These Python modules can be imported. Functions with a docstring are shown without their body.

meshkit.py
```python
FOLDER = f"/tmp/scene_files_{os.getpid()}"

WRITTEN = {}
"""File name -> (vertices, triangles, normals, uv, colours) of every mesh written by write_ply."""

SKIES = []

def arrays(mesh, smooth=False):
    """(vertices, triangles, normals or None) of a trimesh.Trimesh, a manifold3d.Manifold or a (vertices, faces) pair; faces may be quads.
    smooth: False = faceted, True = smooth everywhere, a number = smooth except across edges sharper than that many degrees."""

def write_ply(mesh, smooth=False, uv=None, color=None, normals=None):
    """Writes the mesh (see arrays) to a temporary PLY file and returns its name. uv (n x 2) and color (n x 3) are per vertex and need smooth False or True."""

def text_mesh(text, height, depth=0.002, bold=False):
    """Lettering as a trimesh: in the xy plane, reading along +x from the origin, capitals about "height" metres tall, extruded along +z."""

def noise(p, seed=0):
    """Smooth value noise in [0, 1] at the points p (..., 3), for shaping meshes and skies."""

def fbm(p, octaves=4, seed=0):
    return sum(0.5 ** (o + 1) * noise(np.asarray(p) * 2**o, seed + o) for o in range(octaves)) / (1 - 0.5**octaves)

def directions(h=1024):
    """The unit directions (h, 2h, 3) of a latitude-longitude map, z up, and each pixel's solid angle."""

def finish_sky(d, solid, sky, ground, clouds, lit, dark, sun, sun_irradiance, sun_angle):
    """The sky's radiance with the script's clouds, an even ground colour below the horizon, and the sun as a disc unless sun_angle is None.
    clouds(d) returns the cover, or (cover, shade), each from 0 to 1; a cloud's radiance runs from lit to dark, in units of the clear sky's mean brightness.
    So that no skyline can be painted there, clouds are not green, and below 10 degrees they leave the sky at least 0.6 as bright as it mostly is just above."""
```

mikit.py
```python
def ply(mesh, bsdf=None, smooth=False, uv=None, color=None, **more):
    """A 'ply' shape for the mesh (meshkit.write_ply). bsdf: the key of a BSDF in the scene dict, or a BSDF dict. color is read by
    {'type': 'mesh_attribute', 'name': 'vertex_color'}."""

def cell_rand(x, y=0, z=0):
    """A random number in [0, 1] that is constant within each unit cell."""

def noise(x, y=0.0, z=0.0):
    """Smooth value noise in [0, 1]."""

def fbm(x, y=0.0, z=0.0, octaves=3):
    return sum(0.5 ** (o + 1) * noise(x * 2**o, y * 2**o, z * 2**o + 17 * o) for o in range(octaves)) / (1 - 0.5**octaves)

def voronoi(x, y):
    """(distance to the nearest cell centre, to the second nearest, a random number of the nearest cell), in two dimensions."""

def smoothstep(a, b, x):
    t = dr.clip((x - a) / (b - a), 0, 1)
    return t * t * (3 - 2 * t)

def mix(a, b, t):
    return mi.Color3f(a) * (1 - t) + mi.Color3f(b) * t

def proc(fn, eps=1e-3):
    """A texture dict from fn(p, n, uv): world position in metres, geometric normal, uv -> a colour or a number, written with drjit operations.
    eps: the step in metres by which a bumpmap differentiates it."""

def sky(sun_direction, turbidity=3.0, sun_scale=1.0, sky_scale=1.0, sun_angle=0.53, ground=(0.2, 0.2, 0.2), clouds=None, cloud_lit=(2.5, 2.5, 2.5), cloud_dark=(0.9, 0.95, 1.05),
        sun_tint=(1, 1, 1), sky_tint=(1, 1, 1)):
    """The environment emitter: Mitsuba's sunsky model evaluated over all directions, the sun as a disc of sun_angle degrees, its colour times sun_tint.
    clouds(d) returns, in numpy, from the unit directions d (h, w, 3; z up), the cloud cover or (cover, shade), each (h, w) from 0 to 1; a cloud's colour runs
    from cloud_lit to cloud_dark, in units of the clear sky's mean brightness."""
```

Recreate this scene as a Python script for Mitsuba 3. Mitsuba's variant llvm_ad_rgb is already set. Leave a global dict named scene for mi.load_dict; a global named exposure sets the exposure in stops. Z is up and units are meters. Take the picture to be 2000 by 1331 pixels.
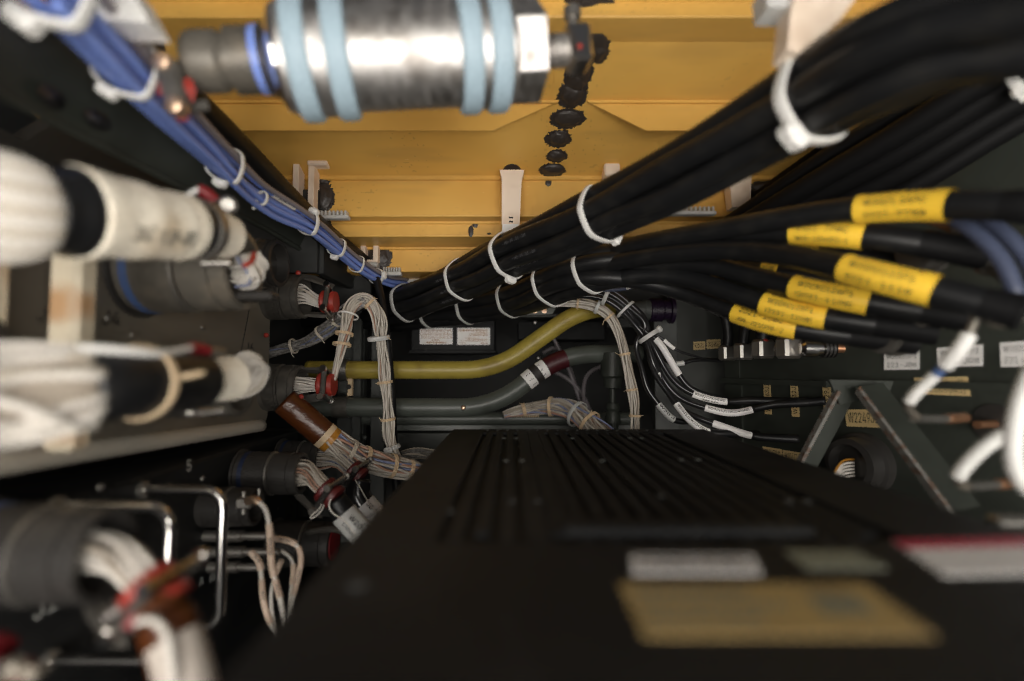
import math
import numpy as np, trimesh, mitsuba as mi, mikit, meshkit
import drjit as dr
from scipy.interpolate import CubicSpline
from scipy.ndimage import gaussian_filter1d
from shapely.geometry import Polygon, Point
from shapely.ops import unary_union

T = mi.ScalarTransform4f
scene, labels = {}, {}
rng = np.random.default_rng(11)

# ---------------------------------------------------------------- camera, light, exposure
PITCH = math.atan(0.0515)
CP, SP = math.cos(PITCH), math.sin(PITCH)
scene['camera'] = {'type': 'thinlens', 'fov': 90.0, 'fov_axis': 'x', 'near_clip': 0.01, 'far_clip': 20.0,
                   'aperture_radius': 0.0050, 'focus_distance': 0.76,
                   'to_world': T().look_at(origin=[0, 0, 0], target=[0, CP, SP], up=[0, 0, 1])}
exposure = 0.0
# soft daylight that falls in through the open access hatch behind the photographer
scene['hatch_light__diffuser'] = {'type': 'rectangle',
    'to_world': T().translate([0.13, -0.42, -0.115]).rotate([1, 0, 0], -82).scale([0.50, 0.28, 1]),
    'bsdf': {'type': 'diffuse', 'reflectance': {'type': 'rgb', 'value': [0.5, 0.5, 0.5]}},
    'emitter': {'type': 'area', 'radiance': {'type': 'rgb', 'value': [7.9, 7.5, 6.95]}}}
labels['hatch_light'] = {'label': 'bright rectangular light panel at the open access hatch, behind the photographer', 'category': 'lamp'}
scene['dim_room'] = {'type': 'constant', 'radiance': {'type': 'rgb', 'value': [0.05, 0.05, 0.052]}}


def at(px, py, Y):
    """photograph pixel and depth (metres along +Y) -> world point"""
    r = np.array([(px - 1000) / 1000.0, CP + (py - 665.5) / 1000 * SP, SP - (py - 665.5) / 1000 * CP])
    return r * (Y / r[1])


def proj(P):
    P = np.atleast_2d(P)
    d = P[:, 1] * CP + P[:, 2] * SP
    v = -P[:, 1] * SP + P[:, 2] * CP
    return np.stack([1000 + 1000 * P[:, 0] / d, 665.5 - 1000 * v / d], 1)


def hit(px, py, p0, n):
    r = at(px, py, 1.0)
    return r * (np.dot(p0, n) / np.dot(r, n))


def unit(v):
    v = np.asarray(v, float)
    return v / np.linalg.norm(v)


# ---------------------------------------------------------------- materials
def rgb(c):
    return {'type': 'rgb', 'value': list(c)}


def mat(name, base, rough=0.5, metal=0.0, spec=0.5, bump=None, **k):
    b = {'type': 'principled', 'base_color': rgb(base) if not isinstance(base, dict) else base, 'roughness': rough, 'metallic': metal, 'specular': spec, **k}
    if bump:
        b = {'type': 'bumpmap', 'arbitrary': bump[0], 'scale': bump[1], 'bsdf': b}
    scene['mat_' + name] = {'type': 'twosided', 'bsdf': b}


N, F, SS, MX = mikit.noise, mikit.fbm, mikit.smoothstep, mikit.mix


def yellow_fn(p, n, uv):
    a = F(p.x * 9, p.y * 9, p.z * 9, 3)
    c = MX((0.71, 0.418, 0.098), (0.635, 0.355, 0.078), SS(0.3, 0.7, a))
    smear = SS(0.52, 0.82, F(p.x * 7, p.y * 34, p.z * 34, 3))
    c = MX(c, (0.40, 0.235, 0.075), smear * 0.34)
    speck = SS(0.78, 0.86, N(p.x * 260, p.y * 260, p.z * 260)) * SS(0.5, 0.7, F(p.x * 14, p.y * 14, p.z * 14, 2))
    c = MX(c, (0.30, 0.18, 0.06), speck * 0.35)
    scr = SS(0.955, 0.985, N(p.x * 26 + p.y * 11, p.y * 420 + p.x * 90, p.z * 420))
    return MX(c, (0.80, 0.58, 0.26), scr * 0.5)


def dirt_fn(c0, c1, s, lo=0.45, hi=0.75, amt=0.8):
    def fn(p, n, uv):
        return MX(c0, c1, SS(lo, hi, F(p.x * s, p.y * s, p.z * s, 3)) * amt)
    return mikit.proc(fn)


def box_fn(p, n, uv):
    c = MX((0.0085, 0.0092, 0.0100), (0.0150, 0.0155, 0.0155), SS(0.35, 0.7, F(p.x * 14, p.y * 14, p.z * 14, 3)))
    dust = SS(0.80, 0.90, N(p.x * 420, p.y * 420, p.z * 420)) * SS(0.40, 0.7, F(p.x * 20, p.y * 20, p.z * 20, 2))
    rub = SS(0.93, 0.99, N(p.x * 300 + p.y * 60, p.y * 22, p.z * 60))
    return MX(MX(c, (0.06, 0.058, 0.052), dust * 0.55), (0.05, 0.05, 0.05), rub * 0.5)


fine = mikit.proc(lambda p, n, uv: F(p.x * 700, p.y * 700, p.z * 700, 2), 4e-4)
crinkle = mikit.proc(lambda p, n, uv: F(p.x * 130, p.y * 170, p.z * 150, 3), 4e-4)
brush = mikit.proc(lambda p, n, uv: 0.34 + 0.34 * F(p.x * 240, p.y * 40, p.z * 40, 3))

mat('yellow', mikit.proc(yellow_fn), 0.42, spec=0.4, bump=(fine, 0.00006))
mat('sealant', (0.035, 0.028, 0.024), 0.45)
mat('black_box', mikit.proc(box_fn), 0.58, spec=0.22, bump=(fine, 0.0001))
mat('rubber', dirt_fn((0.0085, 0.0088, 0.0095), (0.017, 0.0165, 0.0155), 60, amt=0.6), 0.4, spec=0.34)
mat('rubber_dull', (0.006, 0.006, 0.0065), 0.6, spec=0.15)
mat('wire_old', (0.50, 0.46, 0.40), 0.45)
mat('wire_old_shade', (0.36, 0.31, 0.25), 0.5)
mat('gloss_black', (0.014, 0.014, 0.015), 0.2, spec=0.6)
mat('dark', (0.025, 0.026, 0.025), 0.6)
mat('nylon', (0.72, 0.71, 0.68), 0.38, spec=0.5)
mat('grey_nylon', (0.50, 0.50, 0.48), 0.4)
mat('cream', dirt_fn((0.80, 0.67, 0.54), (0.62, 0.48, 0.36), 25), 0.45)
mat('sleeve', dirt_fn((0.80, 0.74, 0.62), (0.55, 0.43, 0.28), 28, 0.5, 0.85), 0.5, bump=(crinkle, 0.0008))
mat('white_wire', (0.70, 0.66, 0.60), 0.4)
mat('wire_shade', (0.56, 0.50, 0.41), 0.45)
mat('wire_blue', (0.20, 0.23, 0.36), 0.4)
mat('wire_red', (0.42, 0.24, 0.17), 0.4)
mat('blue', (0.17, 0.255, 0.62), 0.33, spec=0.6)
mat('wire_grey', (0.20, 0.18, 0.19), 0.4)
mat('clamp_blue', (0.33, 0.44, 0.51), 0.55)
mat('band_blue', (0.055, 0.10, 0.24), 0.5)
mat('band_dark', (0.010, 0.017, 0.045), 0.5)
mat('label_dim', (0.55, 0.49, 0.43), 0.5)
mat('steel', dirt_fn((0.68, 0.655, 0.63), (0.34, 0.31, 0.28), 75, 0.42, 0.75, 0.8), brush, metal=1.0)
mat('chrome', (0.82, 0.79, 0.76), 0.16, metal=1.0)
mat('dull_metal', (0.40, 0.38, 0.35), 0.4, metal=0.9)
mat('brass', (0.75, 0.52, 0.36), 0.35, metal=0.9)
mat('copper', (0.70, 0.36, 0.20), 0.35, metal=0.9)
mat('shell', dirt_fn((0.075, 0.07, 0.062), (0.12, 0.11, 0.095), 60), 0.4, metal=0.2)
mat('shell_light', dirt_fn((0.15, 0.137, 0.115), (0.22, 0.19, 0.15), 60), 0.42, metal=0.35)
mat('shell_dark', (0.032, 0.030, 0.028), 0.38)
mat('red', (0.30, 0.030, 0.020), 0.45)
mat('dark_red', (0.20, 0.014, 0.018), 0.4)
mat('dull_red', (0.10, 0.012, 0.012), 0.45)
mat('kapton', (0.075, 0.021, 0.005), 0.3, spec=0.55, bump=(crinkle, 0.0009), clearcoat=0.1)
mat('gold_tape', (0.45, 0.20, 0.03), 0.25)
mat('tan', (0.66, 0.50, 0.32), 0.6)
mat('tan_sleeve', dirt_fn((0.70, 0.54, 0.42), (0.55, 0.40, 0.30), 60), 0.5)
mat('panel', dirt_fn((0.15, 0.132, 0.105), (0.215, 0.19, 0.15), 10), 0.32)
mat('panel_edge', (0.50, 0.46, 0.39), 0.3)
mat('post', dirt_fn((0.62, 0.55, 0.42), (0.40, 0.20, 0.07), 22, 0.55, 0.75), 0.5)
mat('green', dirt_fn((0.036, 0.041, 0.034), (0.025, 0.028, 0.023), 20), 0.45, spec=0.4)
mat('green_pipe', dirt_fn((0.078, 0.088, 0.077), (0.055, 0.060, 0.052), 26), 0.38)
mat('dark_green', (0.034, 0.037, 0.032), 0.5)
mat('edge', dirt_fn((0.19, 0.185, 0.17), (0.12, 0.065, 0.04), 180, 0.5, 0.65), 0.5)
mat('olive', dirt_fn((0.34, 0.265, 0.048), (0.235, 0.17, 0.035), 26), 0.4)
mat('frame', dirt_fn((0.055, 0.06, 0.056), (0.035, 0.036, 0.033), 25), 0.5)
mat('tag_yellow', (0.88, 0.56, 0.05), 0.42)
mat('label_white', (0.78, 0.76, 0.74), 0.5)
mat('label_tan', (0.62, 0.46, 0.22), 0.5)
mat('label_gold', dirt_fn((0.42, 0.295, 0.12), (0.26, 0.185, 0.09), 50), 0.45)
mat('label_faded', (0.20, 0.21, 0.16), 0.5)
mat('print_grey', (0.10, 0.10, 0.105), 0.6)
mat('ink', (0.02, 0.018, 0.016), 0.6)
mat('ink_brown', (0.42, 0.22, 0.10), 0.6)
mat('maroon', (0.05, 0.006, 0.009), 0.45)
mat('crimson', (0.42, 0.02, 0.06), 0.45)
mat('purple', (0.014, 0.006, 0.021), 0.4)
mat('braid', dirt_fn((0.30, 0.29, 0.27), (0.14, 0.13, 0.12), 300, 0.4, 0.6), 0.45, metal=0.3)
mat('blue_sheath', (0.055, 0.068, 0.115), 0.42)
mat('brown_wire', (0.24, 0.13, 0.08), 0.45)


# ---------------------------------------------------------------- naming
used = {}


def numbered(name):
    k = used.get(name, 0)
    used[name] = k + 1
    return name if k == 0 else f'{name}_{k:03d}'


def thing(name, label, cat, group=None):
    key = numbered(name)
    labels[key] = {'label': label, 'category': cat}
    if group:
        labels[key]['group'] = group
    return key


def add(name, mesh, m, parent=None, smooth=35, label=None, kind=None):
    if isinstance(mesh, list):
        mesh = trimesh.util.concatenate(mesh)
    key = numbered(parent + '__' + name) if parent else name
    scene[key] = mikit.ply(mesh, 'mat_' + m, smooth)
    if label or kind:
        labels.setdefault(key, {}).update({k: v for k, v in (('label', label), ('kind', kind)) if v})
    return key


def struct(name):
    labels[name] = {'kind': 'structure'}
    return name


# ---------------------------------------------------------------- geometry helpers
def curve(P, step=0.006, is3d=False):
    """smooth curve through photograph points (px, py, depth) (or 3-D points)"""
    P = np.asarray(P, float)
    Q = P if is3d else np.array([at(*p) for p in P])
    s = np.r_[0, np.cumsum(np.linalg.norm(np.diff(Q, axis=0), axis=1) ** 0.75)]
    if len(Q) == 2:
        f = lambda u: Q[0] + (Q[1] - Q[0]) * (u / s[-1])[:, None]
    else:
        f = CubicSpline(s, Q, bc_type='natural')
    d = f(np.linspace(0, s[-1], 400))
    L = np.r_[0, np.cumsum(np.linalg.norm(np.diff(d, axis=0), axis=1))]
    n = max(4, int(L[-1] / step) + 1)
    return np.stack([np.interp(np.linspace(0, L[-1], n), L, d[:, k]) for k in range(3)], 1)


def frames(C):
    t = np.gradient(C, axis=0)
    t /= np.linalg.norm(t, axis=1, keepdims=True) + 1e-12
    up = np.array([0, 0, 1.0]) if abs(t[0][2]) < 0.9 else np.array([0, -1.0, 0])
    a = [unit(up - up.dot(t[0]) * t[0])]
    for i in range(1, len(C)):
        v = a[-1] - a[-1].dot(t[i]) * t[i]
        a.append(unit(v))
    a = np.array(a)
    return t, a, np.cross(t, a)


def tube(C, r, sides=14, cap=True):
    t, a, b = frames(C)
    r = np.broadcast_to(np.asarray(r, float), (len(C),))
    th = np.arange(sides) * 2 * np.pi / sides
    V = (C[:, None] + r[:, None, None] * (np.cos(th)[None, :, None] * a[:, None] + np.sin(th)[None, :, None] * b[:, None])).reshape(-1, 3)
    i, j = np.meshgrid(np.arange(len(C) - 1), np.arange(sides), indexing='ij')
    j2 = (j + 1) % sides
    q = np.stack([i * sides + j, i * sides + j2, (i + 1) * sides + j2, (i + 1) * sides + j], -1).reshape(-1, 4)
    Fc = np.vstack([q[:, [0, 1, 2]], q[:, [0, 2, 3]]])
    if cap:
        m = len(V)
        V = np.vstack([V, C[0], C[-1]])
        k = np.arange(sides)
        k2 = (k + 1) % sides
        o = (len(C) - 1) * sides
        Fc = np.vstack([Fc, np.stack([k2, k, k * 0 + m], 1), np.stack([o + k, o + k2, k * 0 + m + 1], 1)])
    return trimesh.Trimesh(V, Fc, process=False)


def lathe(o, d, prof, sides=40, cap=True):
    """profile [(distance along d, radius)] turned about the axis from o"""
    d = unit(d)
    up = np.array([0, 0, 1.0]) if abs(d[2]) < 0.9 else np.array([0, -1.0, 0])
    a = unit(up - up.dot(d) * d)
    b = np.cross(d, a)
    th = np.arange(sides) * 2 * np.pi / sides
    ring = np.cos(th)[:, None] * a + np.sin(th)[:, None] * b
    P = np.asarray(prof, float)
    V = (np.asarray(o)[None, None] + P[:, 0][:, None, None] * d + P[:, 1][:, None, None] * ring[None]).reshape(-1, 3)
    i, j = np.meshgrid(np.arange(len(P) - 1), np.arange(sides), indexing='ij')
    j2 = (j + 1) % sides
    q = np.stack([i * sides + j, i * sides + j2, (i + 1) * sides + j2, (i + 1) * sides + j], -1).reshape(-1, 4)
    Fc = np.vstack([q[:, [0, 1, 2]], q[:, [0, 2, 3]]])
    if cap:
        m = len(V)
        V = np.vstack([V, np.asarray(o) + P[0, 0] * d, np.asarray(o) + P[-1, 0] * d])
        k = np.arange(sides)
        k2 = (k + 1) % sides
        e = (len(P) - 1) * sides
        Fc = np.vstack([Fc, np.stack([k2, k, k * 0 + m], 1), np.stack([e + k, e + k2, k * 0 + m + 1], 1)])
    return trimesh.Trimesh(V, Fc, process=False)


def bands(z0, z1, r, n=6, dr_=0.0008):
    """a ribbed (knurled or threaded) stretch of a lathe profile"""
    out = []
    for k in range(n):
        u = z0 + (z1 - z0) * k / n
        w = (z1 - z0) / n
        out += [(u, r), (u + 0.55 * w, r), (u + 0.6 * w, r - dr_), (u + 0.95 * w, r - dr_)]
    return out + [(z1, r)]


def box(c, size, R=None, bev=None):
    """a box with chamfered edges; R columns = its axes"""
    h = np.asarray(size, float) / 2
    bev = min(h) * 0.18 if bev is None else min(bev, min(h) * 0.9)
    P = []
    for s in np.ndindex(2, 2, 2):
        s = np.array(s) * 2 - 1
        for k in range(3):
            q = h - bev
            q[k] = h[k]
            P.append(s * q)
    P = np.array(P)
    if R is not None:
        P = P @ np.asarray(R).T
    return trimesh.convex.convex_hull(P + np.asarray(c))


def span(x0, x1, y0, y1, z0, z1, bev=0.001):
    return box([(x0 + x1) / 2, (y0 + y1) / 2, (z0 + z1) / 2], [x1 - x0, y1 - y0, z1 - z0], bev=bev)


def axes(d, up=(0, 0, 1)):
    d = unit(d)
    up = np.asarray(up, float)
    if abs(d.dot(unit(up))) > 0.97:
        up = np.array([0, 1.0, 0.1])
    b = unit(np.cross(up, d))
    return np.stack([d, b, np.cross(d, b)], 1)


def prism(P3, thick):
    """coplanar outline P3 (n x 3) given thickness along the vector thick"""
    P3 = np.asarray(P3, float)
    o = P3[0]
    n = unit(sum(np.cross(P3[i] - o, P3[i + 1] - o) for i in range(1, len(P3) - 1)))
    n = n if n.dot(unit(thick)) > 0 else -n
    a = unit(P3[1] - P3[0])
    a = unit(a - a.dot(n) * n)
    b = np.cross(n, a)
    poly = Polygon(np.stack([(P3 - o) @ a, (P3 - o) @ b], 1)).buffer(0)
    m = trimesh.creation.extrude_polygon(poly, np.linalg.norm(thick), engine='earcut')
    m.vertices = o + m.vertices @ np.stack([a, b, n])
    return m


def quad(c4, thick=0.0005, toward=None):
    """a thin plate on four corners (tl, tr, br, bl), raised towards the eye side"""
    c = np.asarray(c4, float)
    n = unit(np.cross(c[1] - c[0], c[3] - c[0]))
    if n.dot(-c.mean(0) if toward is None else toward) < 0:
        n = -n
    V = np.vstack([c, c + n * thick])
    Fc = [[4, 5, 6], [4, 6, 7], [0, 2, 1], [0, 3, 2]] + sum([[[i, (i + 1) % 4, 4 + (i + 1) % 4], [i, 4 + (i + 1) % 4, 4 + i]] for i in range(4)], [])
    m = trimesh.Trimesh(V, Fc, process=False)
    m.fix_normals()
    return m, n


def text_in(c4, text, x0, y0, hfrac, n, off=0.0006, wfrac=None, bold=False):
    """lettering mapped into the quad: x0, y0 (0..1 from the left, from the top) = start of the base line, hfrac = cap height"""
    c = np.asarray(c4, float)
    H = np.linalg.norm(c[3] - c[0])
    W = np.linalg.norm(c[1] - c[0])
    m = meshkit.text_mesh(text, H * hfrac, 0.0001, bold)
    v = m.vertices.copy()
    sx = 1.0
    if wfrac:
        sx = wfrac * W / v[:, 0].max()
    u, w = x0 + v[:, 0] * sx / W, y0 - v[:, 1] / H
    top = c[0] + (c[1] - c[0]) * u[:, None]
    bot = c[3] + (c[2] - c[3]) * u[:, None]
    m.vertices = top + (bot - top) * w[:, None] + n * (off + v[:, 2:3])
    return m


def bars_in(c4, rows, n, off=0.0006, seed=1):
    """print too small to read: rows of short dashes (x0, x1, y, height)"""
    r = np.random.default_rng(seed)
    c = np.asarray(c4, float)
    out = []
    for x0, x1, y, h in rows:
        x = x0
        while x < x1 - 0.01:
            w = min(r.uniform(0.02, 0.07), x1 - x)
            q = []
            for u, v in ((x, y), (x + w, y), (x + w, y + h), (x, y + h)):
                a, b = c[0] + (c[1] - c[0]) * u, c[3] + (c[2] - c[3]) * u
                q.append(a + (b - a) * v + n * off)
            out.append(quad(q, 0.0001, n)[0])
            x += w + r.uniform(0.008, 0.02)
    return out


def near(C, px, py):
    return int(np.argmin(((proj(C) - [px, py]) ** 2).sum(1)))


def part_of(C, p0, p1):
    i, j = near(C, *p0), near(C, *p1)
    i, j = min(i, j), max(i, j)
    return C[max(i, 0):max(j + 1, i + 3)]


def text_on(C, r, text, h, start=0.08, shift=0.0, bold=False, flip=False, fit=None):
    """lettering wrapped round a tube, on the side that faces the eye; shift = angle round the tube"""
    if proj(C[:1])[0, 0] > proj(C[-1:])[0, 0]:
        C = C[::-1]
    if flip:
        C = C[::-1]
    L = np.r_[0, np.cumsum(np.linalg.norm(np.diff(C, axis=0), axis=1))]
    m = meshkit.text_mesh(text, h, 0.00008, bold)
    v = m.vertices.copy()
    if fit:
        v[:, 0] *= fit * L[-1] / v[:, 0].max()
    s = np.clip(v[:, 0] + start * L[-1], 0, L[-1])
    t = np.gradient(C, axis=0)
    t /= np.linalg.norm(t, axis=1, keepdims=True)
    d = -C - (-C * t).sum(1, keepdims=True) * t
    d /= np.linalg.norm(d, axis=1, keepdims=True)
    g = lambda A: np.stack([np.interp(s, L, A[:, k]) for k in range(3)], 1)
    c, d, t = g(C), g(d), g(t)
    e = np.cross(d, t)
    th = (v[:, 1] - h / 2) / r + shift
    m.vertices = c + (r + 0.00012 + v[:, 2])[:, None] * (np.cos(th)[:, None] * d + np.sin(th)[:, None] * e)
    return m


def offset(C, u, v, wob=0.0, seed=0, twist=0.0):
    t, a, b = frames(C)
    L = np.r_[0, np.cumsum(np.linalg.norm(np.diff(C, axis=0), axis=1))]
    r = np.random.default_rng(seed)
    p1, p2 = r.uniform(0, 6.28, 2)
    f1, f2 = r.uniform(18, 40, 2)
    th = twist * L
    uu = u * np.cos(th) - v * np.sin(th) + wob * np.sin(L * f1 + p1)
    vv = u * np.sin(th) + v * np.cos(th) + wob * np.sin(L * f2 + p2)
    return C + uu[:, None] * a + vv[:, None] * b


def strap(C, i, circles, width, thick, head=None, tail=0.0, hs=2.2):
    """a cable tie round the circles [(u, v, r)] of the bundle at curve index i. head: pixel that its lock lies nearest to. Returns (band, lock or None)"""
    t, a, b = [x[i] for x in frames(C)]
    hull = unary_union([Point(u, v).buffer(r, 12) for u, v, r in circles]).convex_hull.buffer(thick * 0.05)
    n = 56
    ins = np.array([hull.exterior.interpolate(k / n, normalized=True).coords[0] for k in range(n)])
    o2 = hull.buffer(thick)
    cen = np.array(hull.centroid.coords[0])
    rad = np.linalg.norm(ins - cen, axis=1, keepdims=True)
    ins = cen + (ins - cen) * (1 + .42 * (rad.max() / rad - 1))
    hull = Polygon(ins)
    o2 = hull.buffer(thick)
    out = np.array([o2.exterior.interpolate(o2.exterior.project(Point(p))).coords[0] for p in ins])
    w3 = lambda q, s: C[i] + q[:, :1] * a + q[:, 1:] * b + s * width / 2 * t
    bev = 0.25
    mid = ins + (out - ins) * 0.6
    rings = [w3(ins, -1), w3(mid, -1), w3(out, -1 + bev * 2), w3(out, 1 - bev * 2), w3(mid, 1), w3(ins, 1)]
    V = np.vstack(rings)
    k = np.arange(n)
    k2 = (k + 1) % n
    Fc = []
    for q in range(6):
        p = (q + 1) % 6
        Fc += [np.stack([q * n + k, q * n + k2, p * n + k2], 1), np.stack([q * n + k, p * n + k2, p * n + k], 1)]
    m = trimesh.Trimesh(V, np.vstack(Fc), process=False)
    m.fix_normals()
    if head is None:
        return m, None
    P = w3(out, 0)
    j = near(P, *head)
    nr = unit(P[j] - w3(ins, 0)[j])
    tg = np.cross(nr, t)
    R = np.stack([tg, t, nr], 1)
    hd = box(P[j] + nr * width * 0.25, [width * hs * 0.95, width * 1.55, width * 1.25], R, bev=width * 0.33)
    bits = [hd]
    if tail:
        bits.append(box(P[j] + nr * (width * 0.4 + tail / 2), [thick * 1.2, width * 0.8, tail], R))
    return m, trimesh.util.concatenate(bits)


def zip_tie(C, p, circles, width, thick, label, head=None, tail=0.0, m='nylon', group=None, name='cable_tie', hug=None):
    i = p if isinstance(p, int) else near(C, *p)
    i = min(max(i, 1), len(C) - 2)
    if hug:
        t, a, b = [x[i] for x in frames(C)]
        circles = []
        for D, r in hug:
            h = (D - C[i]) @ t
            j = np.where(np.linalg.norm(D - C[i], axis=1) < .07, np.abs(h), 9).argmin()
            q = D[j] - C[i]
            if np.abs(h[j]) < .012:
                circles.append((q @ a, q @ b, r))
    k = thing(name, label, 'cable tie', group)
    s, h = strap(C, i, circles, width, thick, head, tail)
    add('strap', s, m, k, 40)
    if h is not None:
        add('lock', h, m, k, 30)
    return k


def disc_pack(n, R, seed=0):
    k = np.arange(n) + 0.5
    rr = R * np.sqrt(k / n)
    th = k * 2.39996 + seed
    return np.stack([rr * np.cos(th), rr * np.sin(th)], 1)


def wires(parent, C, R, n, rw, twist=14.0, wob=0.0006, seed=0, tint=(0.07, 0.02, 0.22), sides=6, apart=False, mats=('white_wire', 'wire_blue', 'wire_red', 'wire_shade')):
    """a laid-up bunch of thin wires along C"""
    R = np.broadcast_to(np.asarray(R, float), (len(C),))
    r = np.random.default_rng(seed)
    groups = {m: [] for m in mats}
    for k, (u, v) in enumerate(disc_pack(n, 1.0, seed)):
        t, a, b = frames(C)
        L = np.r_[0, np.cumsum(np.linalg.norm(np.diff(C, axis=0), axis=1))]
        th = twist * L + r.uniform(-0.5, 0.5) + 0.5 * np.sin(L * r.uniform(15, 45) + r.uniform(0, 6))
        q = r.uniform(0.85, 1.08)
        D = C + (R * q * (u * np.cos(th) - v * np.sin(th)))[:, None] * a + (R * q * (u * np.sin(th) + v * np.cos(th)))[:, None] * b
        D = D + wob * np.stack([np.sin(L * f + g) for f, g in zip(r.uniform(30, 90, 3), r.uniform(0, 6, 3))], 1)
        x = r.uniform()
        m = mats[1] if x < tint[0] else mats[2] if x < tint[0] + tint[1] else mats[3] if x < sum(tint) else mats[0]
        tb = tube(D, rw, sides)
        if apart:
            add('wire', tb, m, parent, True)
        else:
            groups[m].append(tb)
    for m, g in groups.items():
        if g:
            add('wires', g, m, parent, True, kind='stuff')


def lace(parent, C, p, R, seed=0, m='tan', rs=0.0007, turns=3, tail=0.012):
    """a lacing cord knot round a bundle"""
    r = np.random.default_rng(seed)
    i = min(max(near(C, *p), 1), len(C) - 2)
    t, a, b = [x[i] for x in frames(C)]
    th = np.linspace(0, 2 * np.pi, 26)
    out = []
    for k in range(turns):
        sh = (k - (turns - 1) / 2) * rs * 1.7
        ring = C[i] + t * sh + (R + rs * 0.6) * (np.cos(th)[:, None] * a + np.sin(th)[:, None] * b) + (t * 0.0006)[None] * np.sin(th)[:, None]
        out.append(tube(ring, rs, 6, False))
    d = unit(-C[i] - (-C[i]).dot(t) * t)
    e = np.cross(t, d)
    d = unit(d + e * r.uniform(-0.6, 0.6))
    kn = C[i] + d * (R + rs)
    out.append(box(kn, [rs * 4, rs * 4, rs * 3], axes(e), bev=rs))
    for s in (-1, 1):
        q = np.array([kn, kn + e * s * tail * 0.4 + d * rs * 2, kn + e * s * tail * r.uniform(0.6, 1) + t * tail * r.uniform(-0.5, 0.5) + d * rs * 3])
        out.append(tube(curve(q, 0.002, True), rs * 0.8, 5))
    add('lacing_knot', out, m, parent, 40)


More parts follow.
